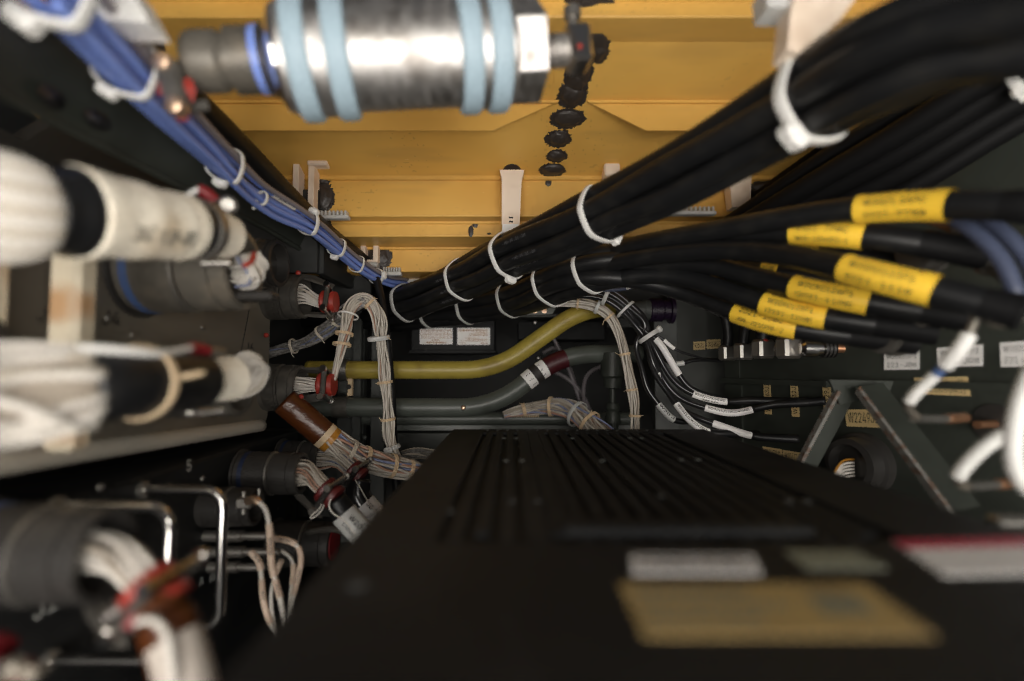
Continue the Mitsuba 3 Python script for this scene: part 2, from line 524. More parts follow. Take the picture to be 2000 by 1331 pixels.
def blob(c, n, rx, ry, h, seed=0, ax=(1, 0, 0)):
    """a dab of sealant on a surface with normal n"""
    s = trimesh.creation.icosphere(3)
    v = s.vertices
    q = meshkit.fbm(v * 1.6 + seed * 7.3, 3)
    q2 = meshkit.noise(v * 5.0 + seed * 3.1)
    k = 0.62 + 0.62 * q + 0.16 * q2
    z = np.maximum(v[:, 2], -0.15)
    n = unit(n)
    ax = np.asarray(ax, float)
    a = unit(ax - ax.dot(n) * n)
    b = np.cross(n, a)
    prof = np.abs(z) ** 1.5 * np.sign(z)
    P = c + np.outer(v[:, 0] * k * rx, a) + np.outer(v[:, 1] * k * ry, b) + np.outer(prof * h * (0.7 + 0.5 * q), n)
    m1 = trimesh.Trimesh(P, s.faces, process=False)
    if h < 0.003:
        return m1
    q3 = meshkit.noise(v * 7.0 + seed * 5.7) + .5 * meshkit.noise(v * 15.0 + seed)
    k = 0.70 + 0.75 * q3
    P = c + np.outer(v[:, 0] * k * rx * .95, a) + np.outer(v[:, 1] * k * ry * .95, b) + np.outer(np.sign(z) * np.abs(z) ** .5 * 0.0007, n)
    return trimesh.util.concatenate([m1, trimesh.Trimesh(P, s.faces, process=False)])


def screw(c, n, r=0.0022, h=0.0016):
    n = unit(n)
    head = lathe(c, n, [(0, r), (h * 0.5, r), (h * 0.85, r * 0.8), (h, r * 0.35)], 14)
    return head


# ================================================================ SETTING
lr = trimesh.transformations.rotation_matrix(math.radians(-82), [1, 0, 0])
lf = [box([x, y, -.006], [w, h, .02], bev=.003) for x, y, w, h in ((0, .292, 1.04, .02), (0, -.292, 1.04, .02), (.512, 0, .02, .56), (-.512, 0, .02, .56))]
lf = trimesh.util.concatenate(lf)
lf.apply_transform(lr)
lf.apply_translation([0.13, -0.42, -0.115])
add('frame', lf, 'dark', 'hatch_light', 25)
struct('wall_back'); add('wall_back', span(-0.75, 0.85, 1.30, 1.32, -0.6, 0.6), 'dark')
struct('wall_left'); add('wall_left', span(-0.70, -0.68, -0.02, 1.30, -0.6, 0.6), 'dark')
struct('wall_right'); add('wall_right', span(0.78, 0.80, -0.02, 1.30, -0.6, 0.6), 'dark')
struct('floor'); add('floor', span(-0.68, 0.78, -0.02, 1.30, -0.52, -0.50), 'dark')

k = thing('side_bulkhead', 'dark side bulkhead behind the upper white harness', 'bulkhead')
add('plate', prism([[-.40, y, z] for y, z in ((.20, -.05), (.20, .186), (.412, .186), (.446, .222), (1.28, .26), (1.28, -.05))], [-.02, 0, 0]), 'dark', k, 25)
add('return_plate', span(-.40, -.286, .744, .754, .138, .262, .001), 'dark', k, 25)
add('return_plate', span(-.292, -.280, .754, 1.28, .138, .262, .001), 'dark', k, 25)
add('return_plate', span(-.40, -.25, .90, .91, .10, .20, .001), 'dark', k, 25)

# ---- ceiling: yellow painted sheet that steps down towards the back
struct('ceiling')
X0, X1 = -0.62, 0.74
ZS = lambda Y: 0.3737 - 0.3996 * (Y - 0.53)      # the sloping first sheet
SN = unit([0, -0.3996, -1.0])                       # its downward normal
SP0 = np.array([0, 0.53, 0.3737])


def strip(prof, x0=X0, x1=X1):
    """profile in (Y, z) drawn out along x"""
    m = trimesh.creation.extrude_polygon(Polygon(prof), x1 - x0, engine='earcut')
    v = m.vertices
    m.vertices = np.stack([x0 + v[:, 2], v[:, 0], v[:, 1]], 1)
    m.fix_normals()
    return m


add('panel', strip([(0.50, ZS(0.50)), (0.775, ZS(0.775)), (0.775, ZS(0.775) + .004), (0.50, ZS(.50) + .004)]), 'yellow', 'ceiling', 20)


def step(Y, ztop, zbot, lip=0.006):
    r = 0.0022
    arc = [(Y + r - r * math.sin(x), zbot + r - r * math.cos(x)) for x in np.linspace(0, math.pi / 2, 5)]
    return strip([(Y + 0.05, zbot)] + arc + [(Y, ztop - 0.0035), (Y - lip + .001, ztop - 0.0035), (Y - lip, ztop - 0.0025), (Y - lip, ztop + .003), (Y + .004, ztop + .003), (Y + .004, zbot + 0.004), (Y + 0.05, zbot + 0.004)])


add('beam', step(0.515, 0.43, 0.3635, 0.0), 'yellow', 'ceiling', 30)
add('beam', step(0.757, ZS(0.757), 0.2248), 'yellow', 'ceiling', 30)
add('beam', step(0.786, 0.2248, 0.2018, 0.004), 'yellow', 'ceiling', 30)
add('panel', strip([(0.81, 0.2018), (0.90, 0.2018), (0.90, 0.206), (0.81, 0.206)]), 'yellow', 'ceiling', 20)
add('beam', step(0.862, 0.2018, 0.161), 'yellow', 'ceiling', 30)
add('panel', strip([(0.90, 0.161), (1.30, 0.161), (1.30, 0.165), (0.90, 0.165)]), 'yellow', 'ceiling', 20)
# the cross flange with its cut-away in the middle
YB = 0.6285
zt, zb = ZS(YB), 0.2966
for xs in ([at(300, 240, YB)[0], at(962, 240, YB)[0], at(1092, 240, YB)[0], at(300, 240, YB)[0]], [at(2290, 240, YB)[0], at(1262, 240, YB)[0], at(1146, 240, YB)[0], at(2290, 240, YB)[0]]):
    P = [[xs[0], YB, zb], [xs[1], YB, zb], [xs[2], YB, zt], [xs[3], YB, zt]]
    add('flange', prism(P, [0, 0.003, 0]), 'yellow', 'ceiling', 20)
    lip = prism([[xs[0], YB, zt - .004], [xs[2] * 0.97 + xs[1] * .03, YB, zt - .004], [xs[2], YB, zt - .0005], [xs[0], YB, zt - .0005]], [0, -0.004, 0])
    add('flange', lip, 'yellow', 'ceiling', 20)
# doubler strip with the row of sealed fasteners
add('doubler_strip', prism([hit(1062, 340, SP0, SN), hit(1128, 340, SP0, SN), hit(1190, 20, SP0, SN), hit(1095, 20, SP0, SN)], SN * 0.001), 'yellow', 'ceiling', 20)
for k, (px, py, rx, ry) in enumerate([(1117, 186, 28, 24), (1108, 232, 33, 19), (1091, 271, 25, 17), (1088, 305, 20, 13), (1080, 332, 25, 13), (1130, 140, 30, 32),
                                      (1165, 75, 30, 35), (1140, 30, 45, 40), (1172, 40, 34, 28), (1126, 158, 26, 22), (1170, 100, 20, 18)]):
    c = hit(px, py, SP0 + SN * 0.0008, SN)
    add('sealant_dab', blob(c, SN, rx / 1000 * c[1] * (.84 if k < 5 else .78), ry / 1000 * c[1] * (1.12 if k < 5 else 1.25), 0.0055, k), 'sealant', 'ceiling', True)
FC = np.array([0, 0.757, 0])
for k, (px, py, rx, rz, fy) in enumerate([(1071, 357, 6, 7, .757), (628, 386, 20, 26, .757), (920, 452, 5, 11, .786), (928, 436, 6, 10, .786), (931, 427, 7, 4, .786), (738, 503, 22, 20, .862), (628, 352, 14, 10, .757),
                                          (1500, 365, 30, 9, .757), (1540, 352, 22, 7, .757), (1470, 376, 20, 5, .757), (955, 457, 4, 2, .786)]):
    c = at(px, py, fy - 0.0002)
    add('sealant_dab', blob(c, [0, -1, 0], rx / 1000 * fy, rz / 1000 * fy, 0.0012 if rx < 10 else 0.006, k + 40), 'sealant', 'ceiling', True)
for k, (px, py) in enumerate([(300, 75), (268, 58)]):
    c = hit(px, py, SP0, SN)
    add('sealant_dab', blob(c, SN, 0.007, 0.012, 0.004, k + 70), 'sealant', 'ceiling', True)

# ================================================================ BLACK RIBBED BOX (bottom)
ZB = -0.085
k = thing('equipment_box', 'large matt black electronics box with a ribbed top, filling the bottom of the view', 'equipment box')
BX0, BX1, BY0, BY1 = -0.0805, 0.262, 0.085, 0.705
add('body', [span(BX0, BX1, BY0, BY1, -0.42, ZB - 0.0045, .0015)], 'black_box', k, 30)
nf = 17
pitch = 0.0133
fx0 = at(943, 845, 0.66)[0]
edges = [fx0 + pitch * i for i in range(nf + 1)]
flat = {3, 4, 5}
add('top_plate', [span(BX0, BX1, BY0, 0.255, ZB - 0.0045, ZB, .001), span(BX0, BX1, 0.672, BY1, ZB - 0.0045, ZB, .001),
                  span(BX0, edges[0], 0.255, 0.672, ZB - .0045, ZB, .0008), span(edges[-1] + .0085, BX1, 0.255, 0.672, ZB - .0045, ZB, .0008)], 'black_box', k, 30)
for i in range(nf):
    x = edges[i]
    w = pitch if i in (3, 4) else 0.0092
    y0 = 0.256 + 0.012 * (i % 3 == 1)
    add('rib', span(x + 0.0040, x + 0.0040 + w, y0, 0.6715, ZB - 0.0046, ZB - 0.0002, .0011), 'black_box', k, 30)
for i in range(nf):
    add('screw', screw([edges[i] + 0.0045, 0.689, ZB], [0, 0, 1], 0.0022, 0.0016), 'dark', k, 40)
for px, py in [(984, 857), (1008, 857), (1118, 857), (1230, 857), (1253, 857), (988, 901), (1019, 901), (1176, 901), (1330, 899), (1363, 899), (1000, 980), (1050, 980), (1290, 970), (1540, 980), (1575, 980), (880, 1000)]:
    c = hit(px, py, np.array([0, 0, ZB - .0002]), np.array([0, 0, 1.0]))
    add('screw', screw(c, [0, 0, 1], 0.003, 0.0016), 'frame' if py < 905 else 'dark', k, 40)
ft = lambda px, py, dz=0.0: hit(px, py, np.array([0, 0, ZB + dz]), np.array([0, 0, 1.0]))
add('raised_bar', span(ft(1100, 1045)[0], ft(1590, 1045)[0], 0.262, 0.28, ZB - .001, ZB + 0.004, .0015), 'black_box', k, 30)
c = ft(700, 1142)
add('button', lathe(c - [0, 0, .001], [0, 0, 1], [(0, .005), (.002, .005), (.0026, .0044), (.0028, .001)], 24), 'dark', k, 40)


def floor_label(pix, m, rows, seed, lab, tilt=0.0, ink='ink'):
    c4 = [ft(*p) for p in pix]
    q, n = quad(c4, 0.0006, np.array([0, 0, 1.0]))
    s = add('label_plate', q, m, k, False, label=lab)
    if rows:
        add('print', bars_in(c4, rows, np.array([0, 0, 1.0]), .0008, seed), ink, s, False)
    return c4


floor_label([(1232, 1086), (1470, 1086), (1488, 1122), (1236, 1122)], 'label_white', [(.05, .95, .15, .2), (.05, .95, .6, .2)], 1, 'narrow white label strip on the black box')
floor_label([(1530, 1078), (1670, 1078), (1735, 1112), (1575, 1112)], 'label_faded', [], 2, 'faded grey green label on the black box')
floor_label([(1208, 1142), (1690, 1142), (1830, 1245), (1258, 1245)], 'label_gold', [(.04, .5, .2, .08), (.04, .6, .45, .08), (.04, .45, .7, .08), (.7, .9, .3, .35)], 3, 'large tan rating label on the black box', ink='label_faded')
c4 = floor_label([(1742, 1058), (2080, 1050), (2150, 1120), (1842, 1126)], 'label_white', [], 4, 'white label with a crimson top stripe on the black box')
q = [c4[0], c4[1], c4[1] * .72 + c4[2] * .28, c4[0] * .72 + c4[3] * .28]
add('stripe', quad([p + [0, 0, .0007] for p in q], 0.0002, np.array([0, 0, 1.0]))[0], 'crimson', k + '__label_plate_003', False)

# ================================================================ STEEL CYLINDER at the top
k = thing('steel_canister', 'shiny steel canister with hex nut hanging crosswise under the yellow ceiling', 'canister')
A, B = at(556, 117, 0.362), at(1000, 103, 0.388)
dax = unit(B - A)
LC = np.linalg.norm(B - A)
RC = 0.0375
on = lambda px: float(np.interp(px, [proj(A + dax * s)[0, 0] for s in np.linspace(-.12, LC + .08, 90)], np.linspace(-.12, LC + .08, 90)))
add('body', lathe(A, dax, [(0, RC * .93), (0.002, RC * .985), (0.004, RC), (LC - .004, RC), (LC - .002, RC * .985), (LC, RC * .9)], 72), 'steel', k, 30)
s0 = on(528)
add('end_cap', lathe(A, dax, [(s0, 0.0240), (s0 + .003, 0.0262), (-.002, RC * .94), (0.0005, RC * .94)], 64), 'chrome', k, 30)
add('coupling_ring', lathe(A, dax, bands(on(455), on(500), 0.0222, 7, .0012) + [(on(500), .021), (on(506), .021)], 56), 'shell_light', k, 30)
add('blue_band', lathe(A, dax, [(on(503), .0226), (on(518), .0230)], 56), 'blue', k, 30)
add('dark_ring', lathe(A, dax, [(on(517), .0222), (on(521), .0238), (on(528), .0242), (s0, .0235)], 56), 'shell_dark', k, 30)
add('backshell', lathe(A, dax, [(on(366), .015), (on(374), .0185), (on(388), .0204), (on(432), .0204), (on(438), .019), (on(447), .017), (on(457), .017)], 48), 'shell_light', k, 30)
# hex nut
hn = A + dax * on(990)
nb = unit(np.array([0, -0.92, -0.38]) - np.array([0, -0.92, -0.38]).dot(dax) * dax)
nc = np.cross(dax, nb)
hexp = [(math.cos(math.pi / 6 + i * math.pi / 3), math.sin(math.pi / 6 + i * math.pi / 3)) for i in range(6)]
hp = Polygon([(0.0375 * a, 0.0375 * b) for a, b in hexp]).buffer(-.004).buffer(.004, 4)
hx = trimesh.creation.extrude_polygon(hp, on(1050) - on(990), engine='earcut')
hx.vertices = hn + hx.vertices @ np.stack([nb, nc, dax])
add('hex_nut', hx, 'steel', k, 30)
add('nut_washer', lathe(A, dax, [(on(985), .030), (on(990), .031), (on(991), .031)], 40), 'dull_metal', k, 30)
pr = []
for i in range(9):
    u = on(1050) + (on(1106) - on(1050)) * i / 9
    w = (on(1106) - on(1050)) / 9
    pr += [(u, .0115), (u + w / 2, .0128)]
add('threaded_stud', lathe(A, dax, pr + [(on(1106), .0115)], 32), 'steel', k, 20)
fc = A + dax * (on(1126) + .0) + np.array([0, -.006, -0.003])
add('fitting_block', box(fc, [on(1146) - on(1106), .026, .030], axes(dax), bev=.003), 'chrome', k, 20)
add('red_mark', lathe(fc + np.array([0, -.0131, -.006]), [0, -1, -.0], [(0, .0022), (.0006, .002)], 16), 'red', k, 30)
add('fitting_knob', lathe(fc + np.array([-.004, 0, .013]), [0, 0, 1], [(0, .006), (.004, .006), (.005, .004), (.012, .004), (.013, .007), (.02, .007)], 20), 'dull_metal', k, 30)

for pxs, lab in (((596, 668), 'left pair of pale blue cushioned clamp rings round the steel canister'), ((912, 966), 'right pair of pale blue cushioned clamp rings round the steel canister')):
    cl = thing('cushion_clamp', lab, 'clamp', 'clamps round the steel canister')
    for px in pxs:
        s = on(px)
        w = 0.0076
        pf = [(s - w, RC + .0003), (s - w, RC + .004), (s - w * .75, RC + .0056), (s, RC + .0060), (s + w * .75, RC + .0056), (s + w, RC + .004), (s + w, RC + .0003)]
        add('cushion', lathe(A, dax, pf, 72, False), 'clamp_blue', cl, 50)
    s0_, s1_ = on(pxs[0]) + .0065, on(pxs[1]) - .0065
    add('band', lathe(A, dax, [(s0_, RC + .0004), (s0_, RC + .0022), (s1_, RC + .0022), (s1_, RC + .0004)], 64, False), 'steel', cl, 30)
    up_ = at((pxs[0] + pxs[1]) / 2, 40, 0.372) * np.array([1, 1, 0]) + np.array([0, 0.03, 0.285])
    add('bracket', box(up_, [.012, .02, .06], bev=.002), 'dull_metal', cl, 30)

# strain relief at the left end of the canister
k = thing('strain_relief', 'dark saddle clamp with two brass screws and red grommet left of the steel canister', 'strain relief')
Cq = [at(328, 128, 0.335), at(352, 212, 0.335)]
dv = unit(Cq[1] - Cq[0])
mid = (Cq[0] + Cq[1]) / 2
add('bar', box(mid, [np.linalg.norm(Cq[1] - Cq[0]) + .006, .014, .012], axes(dv, (0, 1, 0)), bev=.003), 'shell', k, 30)
for c in Cq:
    add('screw', lathe(c + np.array([.0, -.009, -.001]), [0, 1, 0.1], [(0, .003), (.001, .0055), (.005, .0062), (.010, .0062)], 24), 'brass', k, 30)
g0 = at(368, 178, 0.338)
add('grommet', blob(g0, [0, -1, -.2], .0035, .0065, .004, 3), 'red', k, True)
add('grommet', blob(at(356, 222, 0.338), [0, -1, -.2], .004, .004, .004, 4), 'dark_red', k, True)
add('grommet', blob(at(312, 165, 0.345), [0, -1, -.2], .003, .006, .003, 5), 'dark_red', k, True)
add('arm', tube(curve([(392, 130, .352), (350, 128, .345)], .004), .004, 10), 'shell', k)
add('arm', tube(curve([(405, 205, .352), (358, 214, .345)], .004), .004, 10), 'shell', k)

# ================================================================ CABLE MOUNTS hanging from the ceiling
def u_mount(px0, px1, py0, py1, Y, label, leg=14, ear=0, m='cream'):
    k = thing('cable_mount', label, 'cable mount', 'cream cable mounts under the ceiling')
    s = Y / 1000
    P0, P1 = at(px0, py0, Y), at(px1, py1, Y)
    w = leg * s
    d = 0.022
    parts = [span(P0[0], P0[0] + w, Y, Y + d, P1[2], P0[2], .0008), span(P1[0] - w, P1[0], Y, Y + d, P1[2], P0[2], .0008), span(P0[0] + w * .9, P1[0] - w * .9, Y, Y + d, P1[2], P1[2] + 0.004, .0006)]
    add('saddle', parts, m, k, 20)
    if ear:
        add('foot', span(P1[0] - w, P1[0] + ear * s, Y - .006, Y + d, P0[2] - .004, P0[2] + .004, .002), m, k, 20)
    add('cap', span(P0[0] + .002, P1[0] - .001, Y - .001, Y + d - .004, P1[2] - .008, P1[2], .002), 'grey_nylon', k, 20)
    return k


u_mount(572, 612, 320, 408, 0.728, 'cream U shaped cable mount above the blue wires, nearest one', 12, 28)
u_mount(704, 738, 465, 512, 0.845, 'small cream U shaped cable mount beyond the blue wires', 10, 20)
u_mount(792, 823, 530, 546, 0.93, 'smallest cream cable mount just above the far end of the black bundle', 8, 0)
k = thing('cable_mount', 'cream tapered cable mount post in the middle of the yellow ceiling', 'cable mount', 'cream cable mounts under the ceiling')
Ym = 0.728
tp, bt = at(1000, 330, Ym), at(996, 440, Ym)
poly = [at(976, 332, Ym), at(1024, 332, Ym), at(1019, 350, Ym), at(1015, 440, Ym), at(980, 440, Ym), at(980, 350, Ym)]
add('post', prism(poly, [0, .02, 0]), 'cream', k, 25)
add('foot', lathe(hit(1000, 333, SP0, SN), SN, [(0, .0128), (.0012, .0124), (.0016, .010), (.0018, .002)], 32), 'sealant', k, 30)
add('cap', prism([at(982, 438, Ym - .002), at(1013, 438, Ym - .002), at(1006, 466, Ym - .002), at(978, 466, Ym - .002)], [0, .018, 0]), 'nylon', k, 25)
add('mark', [span(at(994, 424 + d, Ym)[0], at(1002, 424 + d, Ym)[0], Ym - .0004, Ym + .0002, at(0, 427 + d, Ym)[2], at(0, 424 + d, Ym)[2], .0001) for d in (0, 8)], 'ink', k, False)
k = thing('cable_mount', 'cream cable mount half hidden behind the black cables at the right', 'cable mount', 'cream cable mounts under the ceiling')
add('post', prism([at(1424, 345, .732), at(1468, 338, .732), at(1466, 405, .732), at(1430, 405, .732)], [0, .02, 0]), 'cream', k, 25)
k = thing('cable_mount', 'cream foot of a cable mount peeping over the thick black bundle', 'cable mount', 'cream cable mounts under the ceiling')
add('foot', span(*at(1176, 0, .732)[[0]], *at(1206, 0, .732)[[0]], .725, .75, at(0, 346, .732)[2], at(0, 322, .732)[2], .002), 'cream', k, 20)
k = thing('cable_mount', 'blurred white cable mount at the top edge beside the blue wires', 'cable mount', 'cream cable mounts under the ceiling')
add('foot', prism([at(150, -30, .30), at(252, -30, .30), at(292, 44, .30), at(205, 40, .30)], [0, .02, .0]), 'nylon', k, 25)
k = thing('cable_mount', 'blurred cream cable mount at the top edge above the near black bundle', 'cable mount', 'cream cable mounts under the ceiling')
add('post', prism([at(1560, -40, .34), at(1700, -40, .34), at(1640, 40, .34), at(1560, 105, .34), at(1538, 95, .34), at(1545, 20, .34)], [0, .02, 0]), 'cream', k, 25)
add('foot', prism([at(1495, -30, .345), at(1570, -30, .345), at(1565, 16, .345), at(1500, 14, .345)], [0, .02, 0]), 'grey_nylon', k, 25)


def comb(px0, px1, py, Y, n, label):
    k = thing('edge_comb', label, 'edge trim', 'toothed edge trims under the ceiling')
    a, b = at(px0, py, Y), at(px1, py, Y)
    h = 0.007 * Y
    add('strip', span(a[0], b[0], Y, Y + .012, a[2] - h, a[2], .0008), 'grey_nylon', k, 20)
    tw = (b[0] - a[0]) / n
    for i in range(n):
        add('tooth', span(a[0] + tw * i, a[0] + tw * (i + .5), Y, Y + .012, a[2] - .0005, a[2] + h * 1.3, .0004), 'grey_nylon', k, 20)


comb(618, 680, 420, 0.735, 8, 'pale toothed edge trim beside the nearest U mount')
comb(748, 783, 531, 0.85, 7, 'small pale toothed edge trim at the far end of the blue wires')
comb(1288, 1400, 412, 0.72, 13, 'grey toothed edge trim behind the black cables at the right')

# ================================================================ THICK BLACK CABLE BUNDLE (main)
R1 = 0.0108
hexa = lambda r: [(0, 0)] + [(2 * r * math.cos(i * math.pi / 3 + .2), 2 * r * math.sin(i * math.pi / 3 + .2)) for i in range(6)]
MAIN = curve([(2190, -60, .225), (2000, 38, .255), (1880, 62, .275), (1740, 112, .305), (1590, 192, .36), (1400, 300, .44), (1180, 416, .56), (985, 505, .69), (900, 548, .78), (790, 592, .88), (640, 622, .98), (470, 625, 1.04)])
HM = hexa(R1)
HUGM, HUGF, HUGB = [], [], []
def ranked(Cs, p, dirn):
    """order of curves near a pixel along an image direction"""
    v_ = [proj(C[near(C, *p)][None])[0] @ np.array(dirn) for C in Cs]
    return np.argsort(np.argsort(v_))


ORD = ['first', 'second', 'third', 'fourth', 'fifth', 'sixth', 'seventh', 'eighth', 'ninth']
rk = ranked([offset(MAIN, u * .98, v * .98, .0014, i, .9) for i, (u, v) in enumerate(HM)], (1400, 300), (.45, .89))
for i, (u, v) in enumerate(HM):
    key = thing('black_cable', f'thick black cable of the main bundle, {ORD[rk[i]]} from its upper edge', 'cable', 'black cables of the main bundle')
    D = offset(MAIN, u * .98, v * .98, .0014, i, .9)
    add('jacket', tube(D, R1 * (0.94 + .06 * (i % 2)), 20), 'rubber', key, True)
    HUGM.append((D, R1 * (0.94 + .06 * (i % 2))))
    if i in (3, 4, 5, 6):
        add('print', [text_on(part_of(D, *q), R1, '- H1-19 . 11 -1H', .0036, .05, sh, False) for q, sh in ((((1010, 525), (1140, 450)), .2), (((860, 575), (960, 530)), -.2))], 'print_grey', key, False)
zip_tie(MAIN, (1590, 192), None, .0100, .003, 'largest white cable tie, blurred, round the near end of the main black bundle', (1555, 255), .006, hug=HUGM)
zip_tie(MAIN, (1172, 420), None, .0072, .0022, 'white cable tie round the main bundle, square lock above the fan', (1200, 466), .004, hug=HUGM)
zip_tie(MAIN, (992, 500), None, .0072, .0020, 'white cable tie round the main black bundle below the cream post', (997, 541), .004, hug=HUGM)
zip_tie(MAIN, (905, 545), None, .0070, .0018, 'thin white cable tie round the main black bundle, third from the back', hug=HUGM)
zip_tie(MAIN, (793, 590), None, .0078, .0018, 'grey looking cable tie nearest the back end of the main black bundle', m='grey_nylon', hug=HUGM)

# ================================================================ FAN OF YELLOW TAGGED CABLES
R2 = 0.0106
SH = [(1180, 516, .655), (1075, 560, .75), (990, 584, .84), (880, 603, .93), (730, 620, 1.01)]
H8 = [(0, 0)] + [(2.05 * R2 * math.cos(i * 2 * math.pi / 7 + .4), 2.05 * R2 * math.sin(i * 2 * math.pi / 7 + .4)) for i in range(7)]
SHC = curve(SH)
st, sa, sb = frames(SHC)
FAN = [
    ([(2080, 408, .325), (1960, 402, .345), (1770, 401, .40), (1560, 422, .47), (1400, 450, .54), (1290, 480, .60)], 1682, 1858, 'topmost yellow tag', 'W20Z1 2APC', '2021-PTBB', 1),
    ([(1930, 500, .40), (1800, 475, .42), (1620, 455, .46), (1480, 456, .52), (1370, 468, .57), (1280, 492, .61)], 1553, 1690, 'second yellow tag from the top', '2021-7P8C', 'W20-1234002-1', 2),
    ([(2000, 612, .335), (1920, 592, .35), (1740, 548, .385), (1580, 506, .45), (1430, 487, .53), (1290, 496, .61)], 1655, 1832, 'largest yellow tag, in the middle of the fan at the right', 'W20X0123P1', '2021-1128', 0),
    ([(1900, 622, .42), (1800, 608, .435), (1625, 578, .47), (1470, 540, .54), (1340, 510, .60), (1250, 503, .635)], 1550, 1702, 'yellow tag third from the bottom', 'W20X0124P1', '(2021-1108)', 3),
    ([(1830, 648, .45), (1720, 636, .47), (1550, 611, .51), (1410, 565, .57), (1300, 535, .62), (1235, 525, .645)], 1488, 1612, 'yellow tag second from the bottom', 'W20X0125P1', '(2021-1108)', 4),
    ([(1790, 668, .49), (1650, 655, .51), (1495, 632, .545), (1390, 592, .60), (1300, 560, .64), (1235, 540, .66)], 1440, 1562, 'lowest yellow tag', '2021-1080', 'J08-J21008-J', 5),
    ([(1760, 520, .50), (1680, 500, .51), (1567, 488, .54), (1450, 490, .59), (1340, 500, .63), (1250, 512, .66)], 1535, 1600, 'yellow tag mostly hidden behind the second tag', '', '', 6),
    ([(1700, 575, .56), (1600, 548, .575), (1505, 530, .60), (1400, 522, .635), (1300, 520, .665)], 1484, 1524, 'yellow tag mostly hidden in the dark middle of the fan', 'P108', '', 7),
]
for i, (pp, tx0, tx1, lab, l1, l2, slot) in enumerate(FAN):
    key = thing('tagged_cable', 'black cable with the ' + lab, 'cable')
    u, v = H8[slot]
    tail = [SHC[j] + u * sa[j] + v * sb[j] for j in (2, len(SHC) // 3, 2 * len(SHC) // 3, len(SHC) - 1)]
    C = curve(np.vstack([[at(*p) for p in pp[:-1]], tail]), .006, True)
    C = np.vstack([C[:2], gaussian_filter1d(C, 5.0, axis=0, mode='nearest')[2:]])
    add('jacket', tube(C, R2, 20), 'rubber', key, True)
    HUGF.append((C, R2))
    # boot at the connector end
    nb_ = near(C, tx1 + 75, np.interp(tx1 + 75, [p[0] for p in pp][::-1], [p[1] for p in pp][::-1]))
    add('boot', tube(C[:max(nb_, 4)], np.linspace(R2 * 1.18, R2 * .985, max(nb_, 4)), 20), 'rubber_dull', key, 50)
    yy = lambda x: np.interp(x, [p[0] for p in pp][::-1], [p[1] for p in pp][::-1])
    D = curve(part_of(C, (tx0, yy(tx0)), (tx1, yy(tx1))), .004, True)
    rt = R2 * 1.13
    tg = tube(D, rt, 28, False)
    tkey = add('tag', tg, 'tag_yellow', key, True, label=lab)
    lb = []
    if l1:
        lb.append(text_on(D, rt, l1, R2 * .50, .12, R2 * .03 / rt + .38, True, fit=.7))
    if l2:
        lb.append(text_on(D, rt, l2, R2 * .42, .12, -.45, True, fit=.72))
        lb.append(text_on(D, rt, l1, R2 * .42, .10, 1.18, True, fit=.75))
    if lb:
        add('lettering', lb, 'ink', tkey, False)
    # chrome rim of the plug the boot sits in
    cc = C[0]
H8c = None
zip_tie(SHC, (1152, 522), [(0, 0, 3.55 * R2)], .0070, .0018, 'white cable tie holding the fan of tagged cables together', hug=HUGF)
zip_tie(SHC, (1083, 556), [(0, 0, 3.4 * R2)], .0068, .0017, 'thin white cable tie behind the fan, below the main bundle lock', hug=HUGF)
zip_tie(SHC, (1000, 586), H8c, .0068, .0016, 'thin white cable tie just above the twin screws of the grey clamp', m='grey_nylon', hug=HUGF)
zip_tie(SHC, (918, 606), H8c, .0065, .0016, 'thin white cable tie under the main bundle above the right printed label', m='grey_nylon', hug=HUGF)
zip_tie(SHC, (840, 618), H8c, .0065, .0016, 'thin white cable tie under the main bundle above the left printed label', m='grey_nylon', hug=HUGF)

# dark cables behind, upper right
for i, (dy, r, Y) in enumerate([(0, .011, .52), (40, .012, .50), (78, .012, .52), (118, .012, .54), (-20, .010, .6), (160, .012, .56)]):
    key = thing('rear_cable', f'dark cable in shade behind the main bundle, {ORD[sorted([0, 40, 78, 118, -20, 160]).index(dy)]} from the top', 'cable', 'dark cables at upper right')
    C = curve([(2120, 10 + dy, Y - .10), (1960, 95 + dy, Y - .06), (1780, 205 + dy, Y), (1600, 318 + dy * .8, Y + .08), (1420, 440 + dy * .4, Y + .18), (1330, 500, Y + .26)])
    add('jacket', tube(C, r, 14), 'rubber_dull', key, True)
    if i == 1:
        zip_tie(C, (1985, 170), [(0, 0, .02)], .008, .003, 'blurred white cable tie at the right edge below the top corner', (1975, 200), .008)

